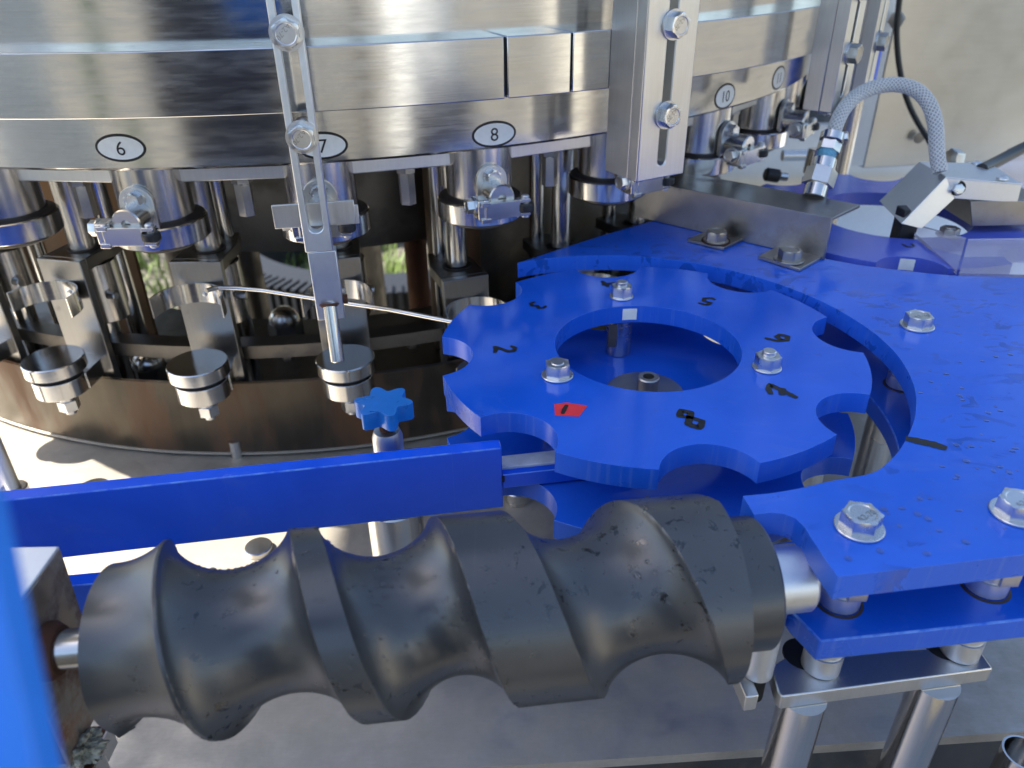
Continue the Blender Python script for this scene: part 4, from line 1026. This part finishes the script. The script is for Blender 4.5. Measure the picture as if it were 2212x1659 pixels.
# air fitting and braided hose
def P3(x, y, d): return CAM+ray(x, y)*d
fb = at(1762, 424, ah_); dep = (fb-CAM).dot(FW)
hz_ = thing('air_hose', fb, 'clear braided hose arching up from the brass fitting on the angle bracket', 'hose')
def fit_pt(x, y): return P3(x, y, dep)
def seg(name, a, b, r, mat, n=28, bev=.0006, r1=None): part(name, MB().cyl(fit_pt(*a), fit_pt(*b), r, n, r1, bev), mat, hz_)
seg('fitting_base', (1758, 427), (1766, 399), .0105, 'polish')
ha, hb = fit_pt(1766, 400), fit_pt(1777, 366)
part('hex_body', hex_mb(.0142, (hb-ha).length, ha, hb-ha, .4), 'brush', hz_, smooth=25)
seg('fitting_neck', (1777, 367), (1783, 343), .0105, 'polish')
thr = [(.0082+.0005*(i % 2), i*.0010) for i in range(10)]
part('thread_seal', MB().lathe(thr, 24, fit_pt(1783, 344), fit_pt(1789, 322)-fit_pt(1783, 344)), 'ptfe', hz_)
ha, hb = fit_pt(1788, 327), fit_pt(1794, 308)
part('hex_nut', hex_mb(.0105, (hb-ha).length, ha, hb-ha, .2), 'zinc', hz_, smooth=25)
seg('hose_clamp', (1795, 306), (1800, 288), .0108, 'polish')
part('clamp_screw', hex_mb(.0045, .008, fit_pt(1812, 297), RT*.8-FW*.5), 'zinc', hz_, smooth=25)
hp = [(1796, 303, 0), (1806, 268, 0), (1822, 234, .005), (1850, 205, .01), (1890, 187, .015), (1935, 181, .015), (1975, 190, .01), (2002, 214, .005), (2018, 250, 0), (2023, 290, 0), (2023, 325, 0), (2030, 372, .0)]
ctl = [P3(x, y, dep+dd) for x, y, dd in hp]
pth = [Vector(q) for q in refine([tuple(c) for c in []], 0)] if False else None
def refine3(pts, it=3):
    for _ in range(it):
        o = [pts[0]]
        for a, b in zip(pts[:-1], pts[1:]): o += [a*.75+b*.25, a*.25+b*.75]
        pts = o+[pts[-1]]
    return pts
HPTH = refine3(ctl, 3); HR = .0062
part('hose_core', MB().tube(HPTH, HR, 20), 'hose', hz_)
# braid: helical strands both ways on the hose surface
def frames(pts):
    x = None; out = []
    for i, p in enumerate(pts):
        d = (pts[min(i+1, len(pts)-1)]-pts[max(i-1, 0)]).normalized()
        x = d.orthogonal().normalized() if x is None else (x-d*x.dot(d)).normalized(); out.append((p, x, d.cross(x)))
    return out
FRM = frames(HPTH); dist = [0]
for a, b in zip(HPTH[:-1], HPTH[1:]): dist.append(dist[-1]+(b-a).length)
bm_ = MB()
for sgn in (1, -1):
    for k in range(10):
        pts = []
        for (p, x, y), s in zip(FRM, dist):
            a = sgn*s/.0066*1.0+2*math.pi*k/10; pts.append(p+(x*math.cos(a)+y*math.sin(a))*(HR+.0001))
        # resample finer along the helix
        fine = []
        for (f0_, f1_, s0_, s1_) in zip(FRM[:-1], FRM[1:], dist[:-1], dist[1:]):
            for j in range(3):
                t = j/3; s = s0_+(s1_-s0_)*t; a = sgn*s/.0066+2*math.pi*k/10
                p = f0_[0].lerp(f1_[0], t); x = f0_[1].lerp(f1_[1], t).normalized(); y = f0_[2].lerp(f1_[2], t).normalized()
                fine.append(p+(x*math.cos(a)+y*math.sin(a))*(HR+.0001))
        bm_.tube(fine, .00055, 5)
part('braid', bm_, 'braid', hz_)

# ------------------------------------------------------------------ sensor housing, acrylic guard
YF = .70
hsg = thing('sensor_housing', atY(2100, 440, YF), 'bent sheet metal sensor cover with screws at right edge', 'sensor cover')
ft = [atY(2044, 382, YF), atY(2208, 397, YF), atY(2198, 438, YF), atY(2062, 429, YF)]
ztop = (ft[0].z+ft[1].z)/2
bk = [at(1986, 349, ztop), at(2139, 353, ztop)]
def slab(a, b, c, d, th):
    n = (b-a).cross(d-a).normalized()*th
    return MB().hexa([a-n, b-n, c-n, d-n], [a, b, c, d])
part('top_cover', slab(ft[0], ft[1], bk[1], bk[0], .0012), 'alu', hsg, .0004)
off = Vector((0, .0012, 0))
part('side_cover', MB().hexa([ft[3], ft[2], ft[2]+off, ft[3]+off], [ft[0]-Vector((0,0,.0013)), ft[1]-Vector((0,0,.0013)), ft[1]+off-Vector((0,0,.0013)), ft[0]+off-Vector((0,0,.0013))]), 'alu', hsg, .0004)
g0 = atY(1947, 483, YF-.012); g1 = Vector((bk[0].x+(g0.x-ft[0].x), bk[0].y+(g0.y-ft[0].y), g0.z))
part('sloping_cover', slab(g0, ft[0], bk[0], g1, .0012), 'alu', hsg, .0004)
g2 = atY(1991, 494, YF-.010); g3 = atY(2062, 429, YF)
part('sloping_side', MB().hexa([g0, g2, g2+off, g0+off], [ft[0], g3, g3+off, ft[0]+off]), 'alu', hsg, .0003)
for x, y in ((2111, 354), (2165, 386)):
    p = at(x, y, ztop+.0002); part('screw', MB().lathe([(.0052, 0), (.0050, .0010), (.0030, .0024), (.0004, .0028)], 24, p), 'zinc', hsg)
pb_ = atY(2068, 408, YF-.0005); part('hex_bolt', hex_mb(.0050, .005, pb_, (-.15, -1, 0.2)), 'zinc', hsg, smooth=25)
part('bolt_hole', MB().cyl(atY(2068, 406, YF-.0002), atY(2068, 406, YF-.0004)+Vector((0, -.0002, 0)), .0070, 28), 'hole', hsg)
part('sensor_eye', MB().box((g0.x+.004, g0.y+.006, -.02), (g0.x+.020, g0.y+.024, g0.z+.01)), 'black', hsg, .001)
part('block', MB().hexa([(v.x, v.y, z) for v, z in ((atY(2105, 470, YF), ft[2].z-.022), (atY(2260, 470, YF), ft[2].z-.022), (atY(2260, 470, YF)+Vector((0, .07, 0)), ft[2].z-.022), (atY(2105, 470, YF)+Vector((0, .07, 0)), ft[2].z-.022))],
     [(v.x, v.y, z) for v, z in ((atY(2095, 440, YF), ft[2].z+.002), (atY(2260, 440, YF), ft[2].z+.002), (atY(2260, 440, YF)+Vector((0, .07, 0)), ft[2].z+.002), (atY(2095, 440, YF)+Vector((0, .07, 0)), ft[2].z+.002))]), 'mill', hsg, .0006)
# acrylic guard under the sensor
ac = thing('acrylic_guard', at(2140, 592), 'scratched clear acrylic guard box below the sensor cover', 'guard')
b0_, b1_ = at(2072, 590, .0004), at(2330, 596, .0004); b2_ = Vector((b0_.x+.01, YF-.004, .0004)); zt_ = ft[2].z-.0235
t0_ = atY(2108, 462, YF-.03); t1_ = Vector((b1_.x, t0_.y, zt_))
t0_.z = zt_
def pane(a, b, c, d, th=.003):
    return slab(a, b, c, d, th)
part('front_pane', pane(b0_, b1_, t1_, t0_), 'acrylic', ac)
bb0 = Vector((b0_.x+.004, b0_.y+.12, .0004)); part('side_pane', pane(Vector((b0_.x-.0002, b0_.y+.0035, .0004)), Vector((t0_.x-.0002, t0_.y+.0035, zt_)), Vector((bb0.x, bb0.y, zt_)), bb0), 'acrylic', ac)
# upright acrylic plate behind
ap2 = thing('acrylic_plate', atY(2180, 400, .86), 'clear acrylic plate with rounded corner at the right edge', 'guard')
part('plate', MB().prism([(0, 0), (.16, 0), (.16, .085), (.03, .085), (.012, .078), (0, .06)], 0, .005).xf(Matrix.Translation(atY(2108, 470, .86)) @ Matrix.Rotation(math.pi/2, 4, 'X')), 'acrylic', ap2, .0006)
part('bolt', hex_mb(.011, .012, atY(2068, 344, .86), (-1, -.3, .2)), 'zinc', ap2, smooth=25)

# ------------------------------------------------------------------ background cabinet, tubes, cables
YC = 1.30
cb = thing('steel_cabinet', atY(2050, 360, YC)-Vector((0, 0, .0)), 'large beige grey steel cabinet filling the upper right background', 'cabinet')
c0, c1, c2 = atY(1864, 364, YC), atY(2320, 354, YC+.05), None
zb_ = c0.z; ztp = .9
part('front_panel', along(c0, c1, zb_, ztp, .02), 'cabinet', cb, .002)
l0 = c0+Vector((-.045, .012, 0))
part('left_flange', along(l0, c0-Vector((.0006, -.0006, 0)), zb_+.004, ztp, .004), 'alu', cb, .001)  # paler metal than the panel, standing in for light falling on this edge
pp = atY(1985, 298, YC-.001); part('dent_spot', MB().lathe([(.009, 0), (.006, .0006), (.0002, .0008)], 20, pp, (0, -1, 0)), 'dull', cb)
part('bolt_head', hex_mb(.012, .010, atY(1938, 42, YC-.03), (-.6, -1, 0)), 'oldbolt', cb, smooth=25)
part('gap_shade_block', MB().box((c0.x-.02, YC+.35, zb_-.30), (c1.x, YC+.6, zb_-.02)), 'black', cb)  # black box standing in for the dark gap beneath the cabinet
tu = thing('frame_tube', (0, 0, 0), 'vertical steel frame tube behind the hose fitting', 'tube')
b = atY(1812, 372, 1.02); tu.location = (b.x, b.y, b.z-.2)
part('tube', MB().cyl((b.x, b.y, b.z-.2), (b.x, b.y, b.z+.17), .0125, 28), 'steel', tu)
part('blue_sleeve', MB().cyl((b.x, b.y, b.z+.10), (b.x, b.y, b.z+.165), .0215, 32, bev=.002), 'blue', tu)
cab = thing('black_cable', atY(1935, 70, 1.22), 'thin black cable hanging in front of the steel cabinet', 'cable')
cp = [atY(x, y, 1.25-.0008*i*i) for i, (x, y) in enumerate(((1948, -60), (1943, 0), (1936, 60), (1939, 120), (1946, 165), (1958, 215), (1980, 262), (2008, 305), (2030, 345)))]
part('cable', MB().tube(refine3(cp, 2), .0042, 10), 'cable', cab)
cab2 = thing('sensor_cable', atY(2180, 335, .80), 'thick black cable entering the sensor cover from the right', 'cable')
cp = [atY(x, y, Y_) for x, y, Y_ in ((2120, 366, .74), (2145, 354, .76), (2175, 338, .78), (2212, 318, .8), (2300, 280, .84))]
part('cable', MB().tube(refine3(cp, 2), .0058, 12), 'cable', cab2)
# outfeed conveyor table behind (pale, seen through and behind the second star wheel)
oc = thing('outfeed_conveyor', (.55, 1.2, -.23), 'pale outfeed conveyor behind the second star wheel', 'conveyor')
part('bed', MB().box((.36, .92, -.225), (1.6, 1.60, -.215)), 'white', oc)
part('side_rail', MB().box((.10, 1.64, -.24), (1.6, 1.66, -.10)), 'alu', oc, .001)
part('cross_beam', MB().box((.10, 1.68, -.06), (1.5, 1.72, .0)), 'alu', oc, .002)
part('chute_sheet', MB().box((.10, 1.92, -.25), (1.6, 1.93, .22)), 'alu', oc)
part('beam_bolt', MB().cyl(atY(1690, 336, 1.33), atY(1752, 335, 1.33), .009, 20), 'steel', oc)
t = thing('tilted_rod', atY(1765, 380, .96), 'short chrome rod end left of the hose fitting', 'rod')
part('rod', MB().cyl(atY(1752, 375, .96), atY(1766, 322, .96), .0105, 24, bev=.001), 'polish', t)
t = thing('pull_pin', atY(1672, 378, .93), 'small black knob behind the angle bracket', 'pin')
part('grip', MB().cyl(atY(1652, 376, .93), atY(1684, 381, .93), .008, 20, bev=.002), 'black', t)
part('shank', MB().cyl(atY(1684, 381, .93), atY(1700, 383, .93), .005, 16), 'polish', t)

# ------------------------------------------------------------------ blurred blue board close to the camera, left edge
d0 = .10
nb = thing('near_blue_board', P3(20, 1500, d0), 'out of focus bright blue board close to the camera at left edge', 'board')
e0, e1 = P3(-48, 1080, d0), P3(90, 1720, d0)
dv = (e1-e0); outv = -RT*.16+UP*.01
q = [e0-dv*.25, e1+dv*.3, e1+dv*.3+outv, e0-dv*.25+outv]
part('board', slab(q[0], q[3], q[2], q[1], .006), 'bluebrd', nb, .0008)
